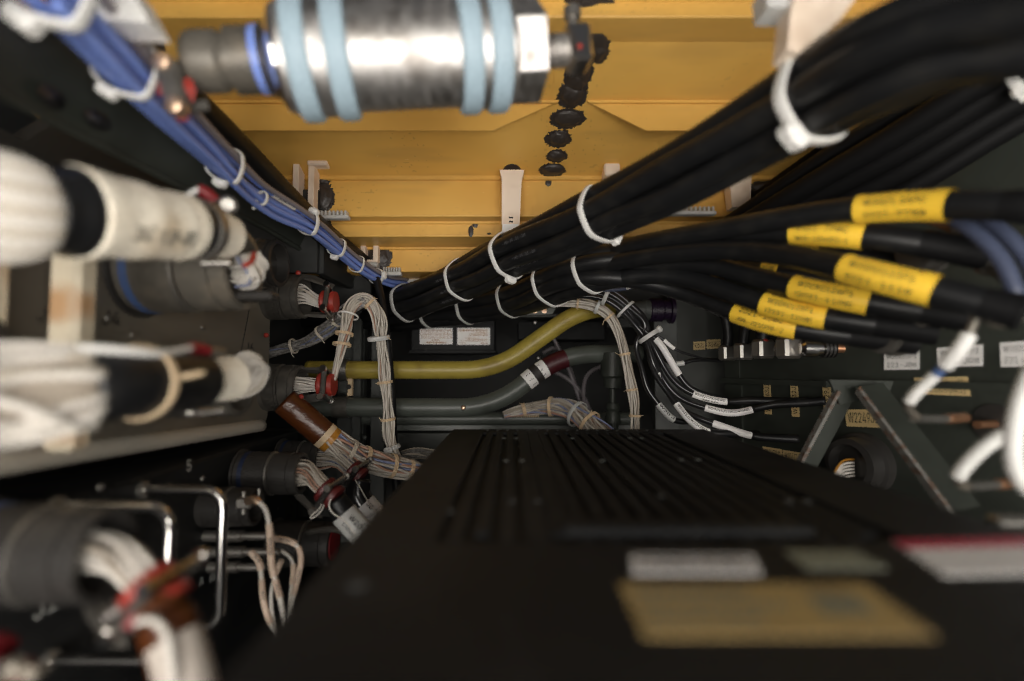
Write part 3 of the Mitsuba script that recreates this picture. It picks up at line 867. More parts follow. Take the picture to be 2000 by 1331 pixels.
# ================================================================ BLUE WIRES
BL = curve([(70, -70, .255), (158, 25, .29), (285, 165, .36), (425, 303, .475), (512, 380, .57), (598, 432, .655), (665, 488, .745), (737, 540, .84), (790, 552, .93), (850, 560, 1.05)])
BO = [(-.0042, -.0105), (.0052, -.0085), (-.001, -.0015), (.0085, -.0005), (-.009, -.003), (-.004, .007), (.006, .008), (-.013, .0065)]
LB = np.linspace(0, 1, len(BL))
rb = ranked([offset(BL, u, v) for u, v in BO], (335, 240), (-.7, .7))
for i, (u, v) in enumerate(BO):
    key = thing('blue_wire', 'grey insulated wire between the blue wires at upper left' if i == 6 else f'blue insulated wire, {ORD[rb[i]]} from the upper right side of its bundle', 'wire', 'blue wires')
    sh = np.interp(LB, [0, .25, .55, 1], [1.55, 1.2, .9, .6])
    t, a, b = frames(BL)
    D = BL + (u * sh)[:, None] * a + (v * sh)[:, None] * b + .0004 * np.sin(LB * (18 + 5 * i) + i)[:, None] * a
    HUGB.append((D, .0036))
    if i in (5, 7):
        dip = np.exp(-((proj(BL)[:, 0] - 520) / 90) ** 2) * .006
        D = D - dip[:, None] * np.array([.5, 0, 1.0])
    add('insulation', tube(D, np.interp(LB, [0, .3, 1], [.0035, .0033, .0030]), 12), 'wire_grey' if i == 6 else 'blue', key, True, label='grey insulated wire between the blue ones' if i == 6 else None)
    if i == 3:
        E = part_of(D, (530, 380), (572, 412))
        s = add('marker_sleeve', tube(E, .0038, 14), 'sleeve', key, 40, label='white marker sleeve on a blue wire')
        add('print', [text_on(E, .0038, 'W2043', .003, .2, 0)], 'ink', s, False)
    if i == 2:
        add('marker_sleeve', tube(part_of(D, (452, 330), (474, 365)), .0036, 14), 'sleeve', key, 40)
    if i == 0:
        add('end_sleeve', tube(part_of(D, (766, 530), (784, 560)), .0034, 12), 'grey_nylon', key, 40)
bc = lambda f: [(u * f, v * f, .0036 if f < 1 else .004) for u, v in BO]
zip_tie(BL, (95, -40), bc(1.55), .0085, .003, 'blurred white cable tie with a round lock in the top left corner', (50, 35), .0, name='cable_tie', hug=HUGB)
zip_tie(BL, (245, 122), bc(1.32), .006, .002, 'blurred white cable tie second along the blue wires', (222, 160), 0, hug=HUGB)
zip_tie(BL, (440, 322), bc(1.0), .0062, .002, 'white cable tie with a bulky lock a third of the way along the blue wires', (437, 335), .004, hug=HUGB)
zip_tie(BL, (608, 430), bc(.95), .0065, .002, 'white cable tie beside the nearest cream U mount', (610, 424), .004, hug=HUGB)
zip_tie(BL, (660, 484), bc(.85), .0055, .0016, 'white cable tie with lock underneath, second from the far end of the blue wires', (652, 505), .003, hug=HUGB)
zip_tie(BL, (700, 515), bc(.8), .004, .0014, 'thin white cable tie without visible lock on the far blue wires', hug=HUGB)
zip_tie(BL, (737, 540), bc(.75), .0060, .0016, 'white cable tie at the far end of the blue wires beside the small comb', (738, 538), .003, hug=HUGB)
zip_tie(BL, (500, 372), [(-.012, .006, .004), (-.006, .007, .004)], .0045, .0014, 'small white cable tie round two stray blue wires', (500, 404), .006)

# black edging beside the blue wires, and the dark green angle left of them
k = thing('black_conduit', 'thick black conduit running beside the blue wires', 'conduit')
add('tube', tube(curve([(95, -60, .34), (262, 100, .42), (414, 240, .52), (508, 334, .60), (632, 456, .74), (688, 500, .83), (760, 560, .95)]), .0165, 18), 'rubber', k, True)
k = thing('angle_beam', 'dark green slotted metal beam below the blue wires at upper left', 'beam')
Pb = [at(-120, 120, .235), at(95, 232, .335), at(400, 388, .52), at(520, 448, .66), at(700, 560, .92)]
GB = curve(np.array(Pb), .01, True)
wv = np.array([.020, .0, .045])
V = np.vstack([GB, GB + wv, GB + wv + [.0, .0, .0] - np.array([.004, 0, 0]), GB - np.array([.004, 0, 0])])
n_ = len(GB)
q_ = np.arange(n_ - 1)
Fc = []
for s in range(4):
    e = (s + 1) % 4
    Fc += [np.stack([s * n_ + q_, s * n_ + q_ + 1, e * n_ + q_ + 1], 1), np.stack([s * n_ + q_, e * n_ + q_ + 1, e * n_ + q_], 1)]
gm = trimesh.Trimesh(V, np.vstack(Fc), process=False)
gm.fix_normals()
add('web', gm, 'green', k, 30)
add('edge_bead', tube(GB, .0035, 10), 'green', k, True)
gn = unit(np.cross(GB[10] - GB[5], wv))
gn = gn if gn.dot(GB[8]) < 0 else -gn
for px, py, rl in ((100, 190, .014), (190, 235, .018)):
    c = hit(px, py, GB[near(GB, px, py + 60)], gn)
    d = unit(GB[12] - GB[6])
    add('slot', blob(c + gn * .0004, gn, rl * 1.2, .006, .0012, int(px), d), 'gloss_black', k, True)

# ================================================================ LEFT EQUIPMENT BOX (brown grey face)
XP = -0.35
PL0, PLN = np.array([XP, 0, 0]), np.array([1.0, 0, 0])
lp = lambda px, py: hit(px, py, PL0, PLN)
k = thing('avionics_box', 'brown grey equipment box with connectors on its face at the left', 'equipment box')
yR = lp(528, 600)[1]
oy = lambda Y, z: [XP, Y, z]
out = [oy(.20, .125), oy(yR, .135)] + [oy(yR - .018 + .018 * math.cos(x), -.064 - .018 * math.sin(x)) for x in np.linspace(0, math.pi / 2, 6)] + [oy(.20, -.060)]
add('face', prism(out, [-.16, 0, 0]), 'panel', k, 30)
LE = curve(np.array([oy(.22, -.062), oy(.45, -.0705), oy(yR - .02, -.0815)]), .01, True)
add('lower_flange', tube(LE, .0085, 14), 'panel_edge', k, True)
for px, py in ((210, 622), (258, 655), (415, 585), (468, 690), (395, 640)):
    add('screw', screw(lp(px, py), PLN, .003, .002), 'dull_metal', k, 40)
for txt, px, py, h in (('J6', 478, 690, .014), ('J4', 196, 634, .013), ('J2', 70, 628, .011)):
    c = lp(px, py)
    c4 = [c + [0.0002, 0, h], c + [.0002, h * 1.6, h], c + [.0002, h * 1.6, 0], c + [.0002, 0, 0]]
    add('marking', text_in(c4, txt, 0, 1, 1.0, PLN, .0003), 'ink', k, False)
ln = lambda p, q: tube(np.array([lp(*p), (lp(*p) + lp(*q)) / 2, lp(*q)]) + [.0003, 0, 0], .0006, 5)
add('seam', [ln((335, 500), (300, 600)), ln((470, 690), (495, 560))], 'ink', k, True)

k = thing('cover_plate', 'blurred light brown plate with a dark round hole at the left edge between the harnesses', 'plate')
add('plate', prism([[-.335, y, z] for y, z in ((.20, -.03), (.20, .085), (.338, .085), (.338, -.03))], [-.012, 0, 0]), 'post', k, 25)
add('hole', lathe([-.3345, .325, at(0, 665, .325)[2]], PLN, [(0, .016), (.0006, .0155)], 28), 'ink', k, 30)
k = thing('support_post', 'cream upright post with rusty stain between the two white harnesses', 'post')
pp = at(133, 500, .375)
add('shaft', span(at(104, 500, .36)[0], at(165, 500, .36)[0], .355, .375, at(0, 884, .36)[2], at(0, 420, .36)[2], .004), 'post', k, 30)


def connector(name, label, base, d, r, L, shell='shell', blue=True, stub=0.0, wire=None, mouth_at=1.0, rings=True, bm='band_blue', cat='connector'):
    """circular connector along d from base: flange, blue band, knurled coupling ring, barrel open at its end"""
    k = thing(name, label, cat)
    d = unit(d)
    P = lambda u: np.asarray(base) + d * u * L
    add('flange', lathe(base, d, ([(-stub, r * 1.2), (-stub + .003, r * 1.2), (-stub + .004, r), (-.001, r)] if stub else []) + [(0, r * 1.12), (.03 * L, r * 1.12), (.035 * L, r * 1.02)], 48), 'shell_dark', k, 30)
    if blue:
        add('blue_band', lathe(base, d, [(.10 * L, r * 1.005), (.10 * L, r * 1.02), (.17 * L, r * 1.02), (.17 * L, r * 1.0)], 48), bm, k, 30)
    add('coupling_ring', lathe(base, d, [(.03 * L, r * .98)] + bands(.18 * L, .50 * L, r * 1.0, 12, r * .025) + [(.51 * L, r * .93), (.55 * L, r * .93)], 56), shell, k, 30)
    if rings:
        add('lock_ring', lathe(base, d, [(.51 * L, r * .94), (.52 * L, r * 1.0), (.545 * L, r * 1.0), (.555 * L, r * .94)], 56), 'dull_metal', k, 30)
    add('backshell', lathe(base, d, [(.55 * L, r * .86), (.57 * L, r * .93), (.62 * L, r * .96), (.84 * L, r * .96), (.85 * L, r * .90), (.88 * L, r * .90), (.89 * L, r * .94), (.99 * L, r * .94), (L, r * .91), (L, r * .78), (.72 * L, r * .74)], 56), shell, k, 30)
    return k


def relief(k, c, d, up, r, m='red', bar='shell', sw=None):
    """split grommet with clamp bars and two screws at the end of a backshell; d = cable direction, up = across the bars"""
    d = unit(d)
    up = unit(np.asarray(up, float) - np.dot(up, d) * d)
    sd = np.cross(d, up)
    add('grommet', lathe(c - d * r * .55, d, [(0, r * .62), (0, r * .98), (r * .15, r * 1.06), (r * .4, r * 1.02), (r * .45, r * .8), (r * .9, r * .8), (r * .95, r * 1.0), (r * 1.3, r * .95), (r * 1.35, r * .6)], 32), m, k, 30)
    R = np.stack([d, up, sd], 1)
    for s in (-1, 1):
        add('clamp_bar', box(c + d * r * .12 + sd * s * r * .95, [r * .42, r * 2.7, r * .35], R, bev=r * .1), bar, k, 25)
        q = c + d * r * .12 + up * s * r * 1.2
        add('screw', trimesh.util.concatenate([lathe(q - sd * r * 1.45, sd, [(0, r * .16), (r * .06, r * .26), (r * .3, r * .3), (r * .32, r * .16), (r * 2.5, r * .16), (r * 2.55, r * .28), (r * 2.85, r * .28)], 16)]), sw or 'chrome', k, 30)


def fanwires(k, c0, d0, r0, c1, d1, r1, n, rw, seed=0, tint=(.08, .0, .1), mats=('white_wire', 'wire_blue', 'wire_red', 'wire_shade'), bulge=0.0, side=(0, 0, 1)):
    """loose wires from a barrel's mouth to its strain relief"""
    r = np.random.default_rng(seed)
    X, Yv = axes(d0)[:, 1], axes(d0)[:, 2]
    X1, Y1 = axes(d1)[:, 1], axes(d1)[:, 2]
    L = np.linalg.norm(np.asarray(c1) - c0)
    for (u, v), (u1, v1) in zip(disc_pack(n, 1, seed), disc_pack(n, 1, seed + .5)):
        p0 = c0 + (X * u + Yv * v) * r0
        p1 = c1 + (X1 * u1 + Y1 * v1) * r1
        b = np.asarray(side) * bulge * r.uniform(.4, 1.2)
        s_ = np.linspace(0, 1, 9)[:, None]
        a0, a1 = p0 + unit(d0) * L * .42 + b, p1 - unit(d1) * L * .42 + b * .7
        q = (1 - s_) ** 3 * p0 + 3 * s_ * (1 - s_) ** 2 * a0 + 3 * s_ ** 2 * (1 - s_) * a1 + s_ ** 3 * p1
        q = np.vstack([p0 - unit(d0) * .008, q, p1 + unit(d1) * .004])
        x = r.uniform()
        m = mats[1] if x < tint[0] else mats[2] if x < tint[0] + tint[1] else mats[3] if x < sum(tint) else mats[0]
        add('wire', tube(curve(q, L / 14, True), rw, 7), m, k, True)


# --- the connectors on this box
EX = np.array([1.0, 0, 0])
b1 = lp(272, 527)
k = connector('circular_connector', 'grey ribbed circular connector with blue band under the upper white harness', b1, [1, .02, 0], .0405, .098, 'shell_light')
e1 = b1 + EX * .100
c1 = at(487, 505, .465)
fanwires(k, e1 + [0, 0, -.005], [1, 0, .1], .014, c1, [-.25, -.25, 1], .011, 30, .0013, 2, bulge=.012, side=(1, -.2, -.1), tint=(.05, 0, .1))
add('backshell_arm', box(e1 + [.004, 0, -.026], [.05, .02, .008], bev=.002), 'shell_dark', k, 25)
b2 = lp(272, 752)
k = connector('circular_connector', 'dark circular connector hidden behind the lower white harness', b2, [1, .02, 0], .031, .095, 'shell', blue=False)
e2 = b2 + EX * .097
fanwires(k, e2, [1, 0, .1], .012, at(478, 712, .45), [-.4, -.5, -.5], .010, 26, .0013, 5, bulge=.010, side=(1, -.2, .3), tint=(0, 0, .2))

b3 = [XP, 0.735, at(0, 580, .735)[2]]
b3 = np.array([XP - .004, .735, at(560, 580, .735)[2]])
k = connector('circular_connector', 'grey barrel connector with red strain relief, above the grey braided harness', b3, [1, 0, 0], .0335, .055, 'shell', blue=False, rings=False)
m3 = b3 + EX * .053
cc = at(641, 590, .735)
dd = unit(cc - m3)
fanwires(k, m3 + [-.008, 0, .003], EX, .015, cc - EX * .008, EX, .009, 22, .0011, 3, bulge=.004)
relief(k, cc, EX, [0, 0.35, 1], .0155)
for s in (-1, 1):
    add('arm', prism([m3 + [-.01, -.004, s * .028], m3 + [.012, -.004, s * .026], cc + [.005, .0, s * .019], cc + [-.006, 0, s * .024]], [0, .012, 0]), 'shell', k, 25)
b3b = lp(470, 560)
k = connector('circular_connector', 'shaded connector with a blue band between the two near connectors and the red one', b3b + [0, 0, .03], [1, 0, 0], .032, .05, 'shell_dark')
b4 = np.array([XP - .004, .735, at(560, 757, .735)[2]])
k = connector('circular_connector', 'grey barrel connector with red strain relief, beside the amber taped end', b4, [1, 0, 0], .0335, .053, 'shell', blue=False, rings=False)
m4 = b4 + EX * .051
cc = at(636, 752, .735)
fanwires(k, m4 + [-.008, 0, .003], EX, .014, cc - EX * .008, EX, .010, 22, .0011, 4, bulge=.002)
relief(k, cc, EX, [0, 0.2, 1], .0165)
for s in (-1, 1):
    add('arm', prism([m4 + [-.01, -.004, s * .028], m4 + [.012, -.004, s * .026], cc + [.005, .0, s * .020], cc + [-.006, 0, s * .026]], [0, .012, 0]), 'shell', k, 25)
for px, py in ((582, 533), (588, 775), (520, 655)):
    add('red_mark', blob(at(px, py, .70), [0, -1, 0], .0035, .003, .002, px), 'red', k, True)

# --- upper white harness
k = thing('wire_harness', 'thick off white sleeved harness with a black band, upper left foreground', 'harness')
HA = curve([(-160, 385, .235), (0, 405, .255), (140, 415, .285), (300, 437, .335), (405, 452, .385), (450, 464, .41), (490, 470, .43)], .004)
rA = lambda x: np.interp(proj(x)[:, 0], [-150, 10, 75, 95, 130, 240, 345, 380, 440], [.0275, .0270, .0245, .0235, .0262, .0245, .0225, .0215, .021])
E = part_of(HA, (-150, 380), (84, 410))
rr = rA(E)
rr[-1] *= .80; rr[-2] *= .95
add('braid', tube(E, rr, 40), 'white_wire', k, True)
for j in range(44):
    th = j * 2 * math.pi / 44
    t, a, b = frames(E)
    add('wire', tube(E + (rr * (.97 + .025 * ((j * 7) % 5) / 4))[:, None] * (np.cos(th + E[:, 1] * 2)[:, None] * a + np.sin(th + E[:, 1] * 2)[:, None] * b), .0021, 6), 'white_wire' if j % 3 else 'wire_shade', k, True)
E = part_of(HA, (70, 410), (175, 421)); add('black_band', tube(E, rA(E) * .985, 40), 'rubber', k, True)
E = part_of(HA, (146, 417), (346, 444)); rr = rA(E) * (1 + .02 * np.sin(np.arange(len(E)) * .9)); rr[0] *= 1.02; rr[-1] *= .96
s = add('sleeve', tube(E, rr, 48), 'sleeve', k, True, label='off white plastic sleeve with blurred lettering')
E = part_of(HA, (170, 420), (318, 440))
add('lettering', [text_on(E, float(rr.mean()) * 1.012, '1W2043-8 1P-JP2', .0095, .0, -.30, True, fit=1.0)], 'frame', s, False)
E = part_of(HA, (337, 443), (348, 445)); add('sleeve_hem', tube(E, rA(E) * 1.03, 48), 'sleeve', k, 40)
E = part_of(HA, (347, 445), (386, 450)); add('black_boot', tube(E, rA(E) * .98, 40), 'rubber', k, 40)
E = part_of(HA, (376, 449), (389, 451)); add('clamp_band', tube(E, rA(E) * 1.04, 40), 'dull_metal', k, 40)
E = part_of(HA, (387, 450), (444, 463)); add('tape_collar', tube(E, np.linspace(1, .82, len(E)) * .0205, 40), 'sleeve', k, 40)
c = at(486, 500, .42)
add('orange_edge', tube(curve([(476, 520, .408), (490, 512, .415), (496, 495, .425)], .003), .0022, 8), 'red', k, True)
k = thing('ground_lead', 'short white lead with a red crimp terminal above the upper white harness', 'wire')
add('insulation', tube(curve([(340, 400, .39), (365, 384, .395), (388, 370, .40)], .004), .0026, 12), 'nylon', k, True)
add('crimp', tube(curve([(386, 368, .40), (402, 378, .405), (420, 392, .41)], .004), [.004, .0052, .0052, .0048, .0045, .004, .004][:len(curve([(386, 368, .40), (402, 378, .405), (420, 392, .41)], .004))], 16), 'dark_red', k, 50)
add('lug', box(at(432, 397, .415), [.010, .008, .003], axes(at(432, 397, .415) - at(415, 388, .41))), 'dull_metal', k, 25)
add('screw', lathe(at(447, 402, .412), [.3, -1, -.2], [(-.01, .003), (0, .0072), (.004, .0075), (.006, .005), (.0062, .001)], 24), 'dull_metal', k, 30)
for pxy, l in (((428, 514, .40), .016), ((410, 806, .40), .02)):
    k = thing('clamp_screw', 'bright clamp screw below the ' + ('upper' if pxy[1] < 600 else 'lower') + ' harness boot', 'screw')
    c = at(*pxy)
    add('thread', lathe(c - EX * l / 2, [1, .25, .05], bands(0, l, .0034, 6, .0008), 16), 'dull_metal' if l < .018 else 'chrome', k, 20)
    add('head', lathe(c - EX * l * .95, [1, .25, .05], [(0, .003), (.002, .0045), (.007, .0045), (.0075, .003)], 16), 'dull_metal', k, 25)

# --- lower white harness
k = thing('wire_harness', 'thick bunch of loose white wires entering a black boot, lower left foreground', 'harness')
HB = curve([(-180, 800, .215), (0, 775, .245), (110, 762, .262), (230, 750, .29), (330, 746, .335), (420, 743, .39), (455, 738, .41), (495, 732, .43)], .004)
E = part_of(HB, (-170, 800), (172, 756))
R_ = np.interp(proj(E)[:, 0], [-150, 60, 138, 172], [.0245, .0232, .0210, .0165])
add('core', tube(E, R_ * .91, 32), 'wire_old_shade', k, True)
t, a, b = frames(E)
rw_ = np.random.default_rng(8)
for j in range(32):
    th = j * 2 * math.pi / 32 + rw_.uniform(-.1, .1)
    tw = th + E[:, 1] * rw_.uniform(-3, 3) + .2 * np.sin(E[:, 1] * 40 + j)
    rad = R_ * rw_.uniform(.86, 1.07)
    add('wire', tube(E + rad[:, None] * (np.cos(tw)[:, None] * a + np.sin(tw)[:, None] * b), .0023, 7), 'white_wire' if rw_.uniform() < .6 else 'wire_shade', k, True)
E = part_of(HB, (150, 757), (384, 745))
add('black_boot', tube(E, np.interp(proj(E)[:, 0], [150, 195, 330, 384], [.0175, .0198, .0205, .0200]), 40), 'rubber', k, True)
E = part_of(HB, (378, 745), (446, 739))
add('tape_collar', tube(E, np.interp(np.linspace(0, 1, len(E)), [0, .4, 1], [.0170, .0150, .0178]), 40), 'sleeve', k, 40)
LEAD = curve([(60, 683, .255), (200, 682, .272), (300, 690, .297), (340, 687, .32), (372, 680, .345)], .004)
k2 = thing('ground_lead', 'white lead with a red crimp terminal on top of the lower white harness', 'wire')
add('insulation', tube(LEAD, .0024, 12), 'nylon', k2, True)
cr = curve([(368, 681, .35), (386, 681, .36), (408, 686, .37)], .003)
add('crimp', tube(cr, np.interp(np.linspace(0, 1, len(cr)), [0, .15, .8, 1], [.0028, .0043, .0043, .0033]), 16), 'dark_red', k2, 50)
add('lug', tube(curve([(406, 685, .37), (436, 688, .385)], .004), [.003, .0034, .003, .0026], 12), 'dull_metal', k2, 40)
k3 = thing('wire', 'loose white wire crossing the lower harness bottom left', 'wire')
add('insulation', tube(curve([(-60, 772, .215), (60, 800, .232), (130, 826, .25), (185, 832, .275)], .004), .0024, 10), 'white_wire', k3, True)
zip_tie(HB, (272, 748), [(0, 0, .0212)], .0062, .0016, 'beige lacing tape tied round the black boot of the lower harness', m='tan', name='lacing_tie')
add('knot_tail', tube(curve([(322, 740, .31), (350, 737, .312), (397, 728, .325)], .003), .0020, 8), 'tan', 'lacing_tie', True)
add('knot_tail', tube(curve([(322, 740, .31), (300, 755, .31), (285, 773, .315)], .003), .0020, 8), 'tan', 'lacing_tie', True)
add('knot', box(at(322, 742, .308), [.008, .006, .008], bev=.002), 'tan', 'lacing_tie', 40)

# ================================================================ LOWER LEFT BLACK BOX
XQ = -0.33
k = thing('electronics_unit', 'black electronics unit with two chrome handles at lower left', 'equipment box')
add('face', span(XQ - .2, XQ, .15, .80, -.48, -.098, .003), 'black_box', k, 25)
qp = lambda px, py: hit(px, py, np.array([XQ, 0, 0]), PLN)
for px, py in ((195, 952), (272, 957), (330, 950), (395, 935)):
    add('screw', screw(qp(px, py), PLN, .003, .002), 'dull_metal', k, 40)
for txt, px, py, h in (('5', 362, 922, .011), ('J1', 62, 1215, .012), ('-ANT', 380, 1030, .009), ('A', 388, 1146, .008), ('REF-', 408, 1140, .009)):
    c = qp(px, py)
    w = h * .7 * len(txt)
    c4 = [c + [.0002, 0, h], c + [.0002, w, h], c + [.0002, w, 0], c + [.0002, 0, 0]]
    add('marking', text_in(c4, txt, 0, 1, 1.0, PLN, .0003), 'grey_nylon', k, False)


def handle(px, Y, ztop, zbot, lab):
    kk = thing('handle', lab, 'handle')
    x = (px - 1000) / 1000 * Y
    r = .016
    pts_ = [[XQ - .002, Y, ztop]] + [[x - r + r * math.sin(q), Y, ztop - r + r * math.cos(q)] for q in np.linspace(0, math.pi / 2, 8)] + [[x, Y, (ztop + zbot) / 2]] + \
           [[x - r + r * math.cos(q), Y, zbot + r - r * math.sin(q)] for q in np.linspace(0, math.pi / 2, 8)] + [[XQ - .002, Y, zbot]]
    P = np.array(pts_)
    Q = np.vstack([np.linspace(P[i], P[i + 1], 4)[:-1] for i in range(len(P) - 1)] + [P[-1:]])
    add('bar', tube(Q, .0042, 18), 'chrome', kk, True)
    for z in (ztop, zbot):
        add('collar', lathe([XQ, Y, z], PLN, [(0, .0075), (.004, .0075), (.005, .006)], 20), 'dull_metal', kk, 30)


handle(343, .375, at(0, 990, .375)[2], at(0, 1290, .375)[2], 'near chrome handle, partly hidden by the big connector')
handle(444, .462, at(0, 957, .462)[2], at(0, 1226, .462)[2], 'far chrome handle standing clear in front of the black unit')

# big near connector
bB = np.array([-.291, .285, at(0, 1083, .285)[2]])
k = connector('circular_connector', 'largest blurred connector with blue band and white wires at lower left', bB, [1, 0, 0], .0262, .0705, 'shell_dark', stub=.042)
mB = bB + EX * .069
cB = at(286, 1142, .272)
dB = unit([.75, -.05, -.66])
fanwires(k, mB + [-.014, 0, .002], unit([1, 0, -.3]), .0108, cB - dB * .006, dB, .0092, 22, .0014, 6, bulge=.004, side=(.3, -.2, 1), tint=(.12, 0, .3), mats=('white_wire', 'wire_blue', 'wire_red', 'wire_old_shade'))
relief(k, cB + dB * .006, dB, unit([.6, -.15, .75]), .0142, 'red', 'shell')
add('arm', prism([mB + [-.008, -.004, -.024], mB + [.004, -.004, -.022], cB + [-.003, -.01, -.018], cB + [-.012, -.01, -.016]], [0, .01, 0]), 'shell', k, 25)
add('clamp_bolt', lathe(at(208, 1207, .262), at(272, 1160, .262) - at(208, 1207, .262), bands(0, .020, .0045, 6, .001), 18), 'chrome', k, 25)
k = thing('taped_cable', 'amber taped cable with a white label sleeve hanging from the largest connector', 'cable')
CT = curve(np.vstack([cB + dB * .004, at(318, 1196, .266), at(340, 1250, .262), at(362, 1330, .256), at(380, 1420, .25)]), .003, True)
E = part_of(CT, (300, 1160), (322, 1215)); add('amber_tape', tube(E, .0115, 28), 'kapton', k, True)
E = part_of(CT, (320, 1205), (380, 1420)); add('wrap', tube(E, .0135, 32), 'kapton', k, True)
D = E + unit([.8, -.4, 0]) * .0035 + np.array([0, -.0018, 0])
add('label_sleeve', tube(D[3:], .0125, 32), 'label_dim', k, 40, label='white label sleeve over amber tape')
k = thing('wire', 'white wire with a red end looping beside the amber taped cable', 'wire')
add('insulation', tube(curve([(268, 1216, .255), (295, 1211, .25), (322, 1232, .246), (335, 1290, .242), (345, 1370, .24)], .003), .0019, 12), 'white_wire', k, True)
add('red_end', tube(curve([(252, 1225, .257), (262, 1205, .258), (272, 1185, .26)], .003), .003, 10), 'dark_red', k, 40)
k = thing('cable_clamp', 'blurred red and grey clamp in the bottom left corner', 'clamp')
add('red_ring', lathe(at(-30, 1318, .25), [.8, -.1, -.6], [(-.01, .010), (-.01, .015), (-.004, .016), (-.004, .010), (.008, .010), (.008, .015), (.013, .015), (.013, .010)], 32), 'dark_red', k, 30)
add('bar', box(at(-10, 1316, .238), [.028, .008, .009], axes([.8, -.1, .25]), bev=.002), 'shell_light', k, 25)
add('screw', lathe(at(68, 1312, .24), [.2, -1, .3], [(-.01, .002), (0, .0038), (.004, .0038), (.005, .003)], 18), 'shell_light', k, 30)

# mid connectors
for (px, py, Y, r, mpx, cx, cy, lab, sd) in ((478, 925, .615, .0255, 596, 642, 962, 'dark connector with dull red strain relief, nearer of the pair right of the handles', 3), (555, 898, .72, .026, 632, 694, 925, 'dark connector with dull red strain relief, directly under the amber taped harness', 9)):
    x0, x1 = (px - 1000) / 1000 * Y, (mpx - 1000) / 1000 * Y
    b_ = np.array([x0, Y, at(0, py, Y)[2]])
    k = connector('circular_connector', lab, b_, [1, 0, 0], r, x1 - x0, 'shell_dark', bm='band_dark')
    m_ = b_ + EX * (x1 - x0)
    c_ = at(cx, cy, Y - .015)
    d_ = unit([.8, -.1, -.6])
    fanwires(k, m_ - EX * .006, unit([1, 0, -.2]), .016, c_ - d_ * .014, d_, .011, 26, .0010, sd, tint=(.07, .06, .3), bulge=.004, side=(.3, 0, 1), mats=('wire_old', 'wire_blue', 'wire_red', 'wire_old_shade'))
    relief(k, c_, d_, unit([.55, -.25, .75]), .0150, 'dull_red', 'shell_dark', 'dull_metal')
    add('arm', prism([m_ + [-.008, -.004, -.024], m_ + [.002, -.004, -.023], c_ + [-.006, -.006, -.024], c_ + [-.014, -.006, -.022]], [0, .008, 0]), 'shell', k, 25)
    if sd == 3:
        q = thing('booted_cable', 'dark grey cable with a grey white printed sleeve leaving the nearer dull red clamp', 'cable')
        C = curve(np.vstack([c_ + d_ * .01, at(668, 998, .60), at(705, 1040, .60), at(760, 1110, .60)]), .004, True)
        add('boot', tube(C, np.interp(np.linspace(0, 1, len(C)), [0, .2, 1], [.012, .0145, .014]), 24), 'rubber', q, True)
        E = part_of(C, (672, 1003), (715, 1052))
        s = add('sleeve', tube(E, .0150, 28), 'grey_nylon', q, 40)
        add('print', [text_on(E, .0150, 'W20-J8', .006, .2, .2, True), text_on(E, .015, 'CABLE', .004, .2, -.5, True)], 'ink', s, False)
        w_ = thing('wire', 'thin white wire curling beside the grey white printed sleeve', 'wire')
        add('insulation', tube(curve([(646, 975, .585), (643, 990, .582), (652, 1004, .58), (668, 1014, .575), (690, 1040, .57), (700, 1062, .57)], .003), .0009, 8), 'white_wire', w_, True)
        w_ = thing('wire', 'thin white wire loop hanging under the nearer dull red clamp', 'wire')
        add('insulation', tube(curve([(633, 986, .585), (624, 1002, .58), (606, 1013, .578), (608, 1008, .578), (622, 996, .58), (628, 985, .583)], .002), .0007, 8), 'white_wire', w_, True)
    else:
        q = thing('booted_cable', 'glossy black cable with a small pinkish label leaving the further dull red clamp', 'cable')
        C = curve(np.vstack([c_ + d_ * .01, at(700, 968, .70), at(725, 1003, .70), at(770, 1070, .70)]), .004, True)
        add('boot', tube(C, np.interp(np.linspace(0, 1, len(C)), [0, .2, 1], [.014, .0165, .015]), 24), 'gloss_black', q, True)
        E = part_of(C, (712, 984), (731, 1012))
        s = add('sleeve', tube(E, .0170, 28), 'label_white', q, 40)
        add('print', [text_on(E, .0170, 'J8', .006, .1, .3, True)], 'ink', s, False)
        w_ = thing('wire', 'thin white wire along the glossy black cable', 'wire')
        add('insulation', tube(curve([(694, 938, .69), (706, 958, .68), (722, 985, .675), (740, 1008, .67)], .003), .0009, 8), 'white_wire', w_, True)
b_ = np.array([-.335, .56, at(0, 990, .56)[2]])
connector('circular_connector', 'dim black connector behind the far chrome handle', b_, [1, 0, 0], .021, .06, 'shell_dark', blue=False)
b_ = np.array([-.30, .66, at(0, 1062, .66)[2]])
k = connector('circular_connector', 'dim dark connector with red face just left of the ribbed box edge', b_, [1, 0, 0], .028, .075, 'shell_dark', blue=False)
add('red_face', lathe(b_ + EX * .07, [1, 0, 0], [(0, .02), (.006, .02), (.007, .005)], 28), 'dark_red', k, 30)
add('hood', tube(curve([(600, 1040, .64), (660, 1035, .63), (690, 1050, .62), (705, 1060, .62)], .004), .004, 12), 'shell', k, True)

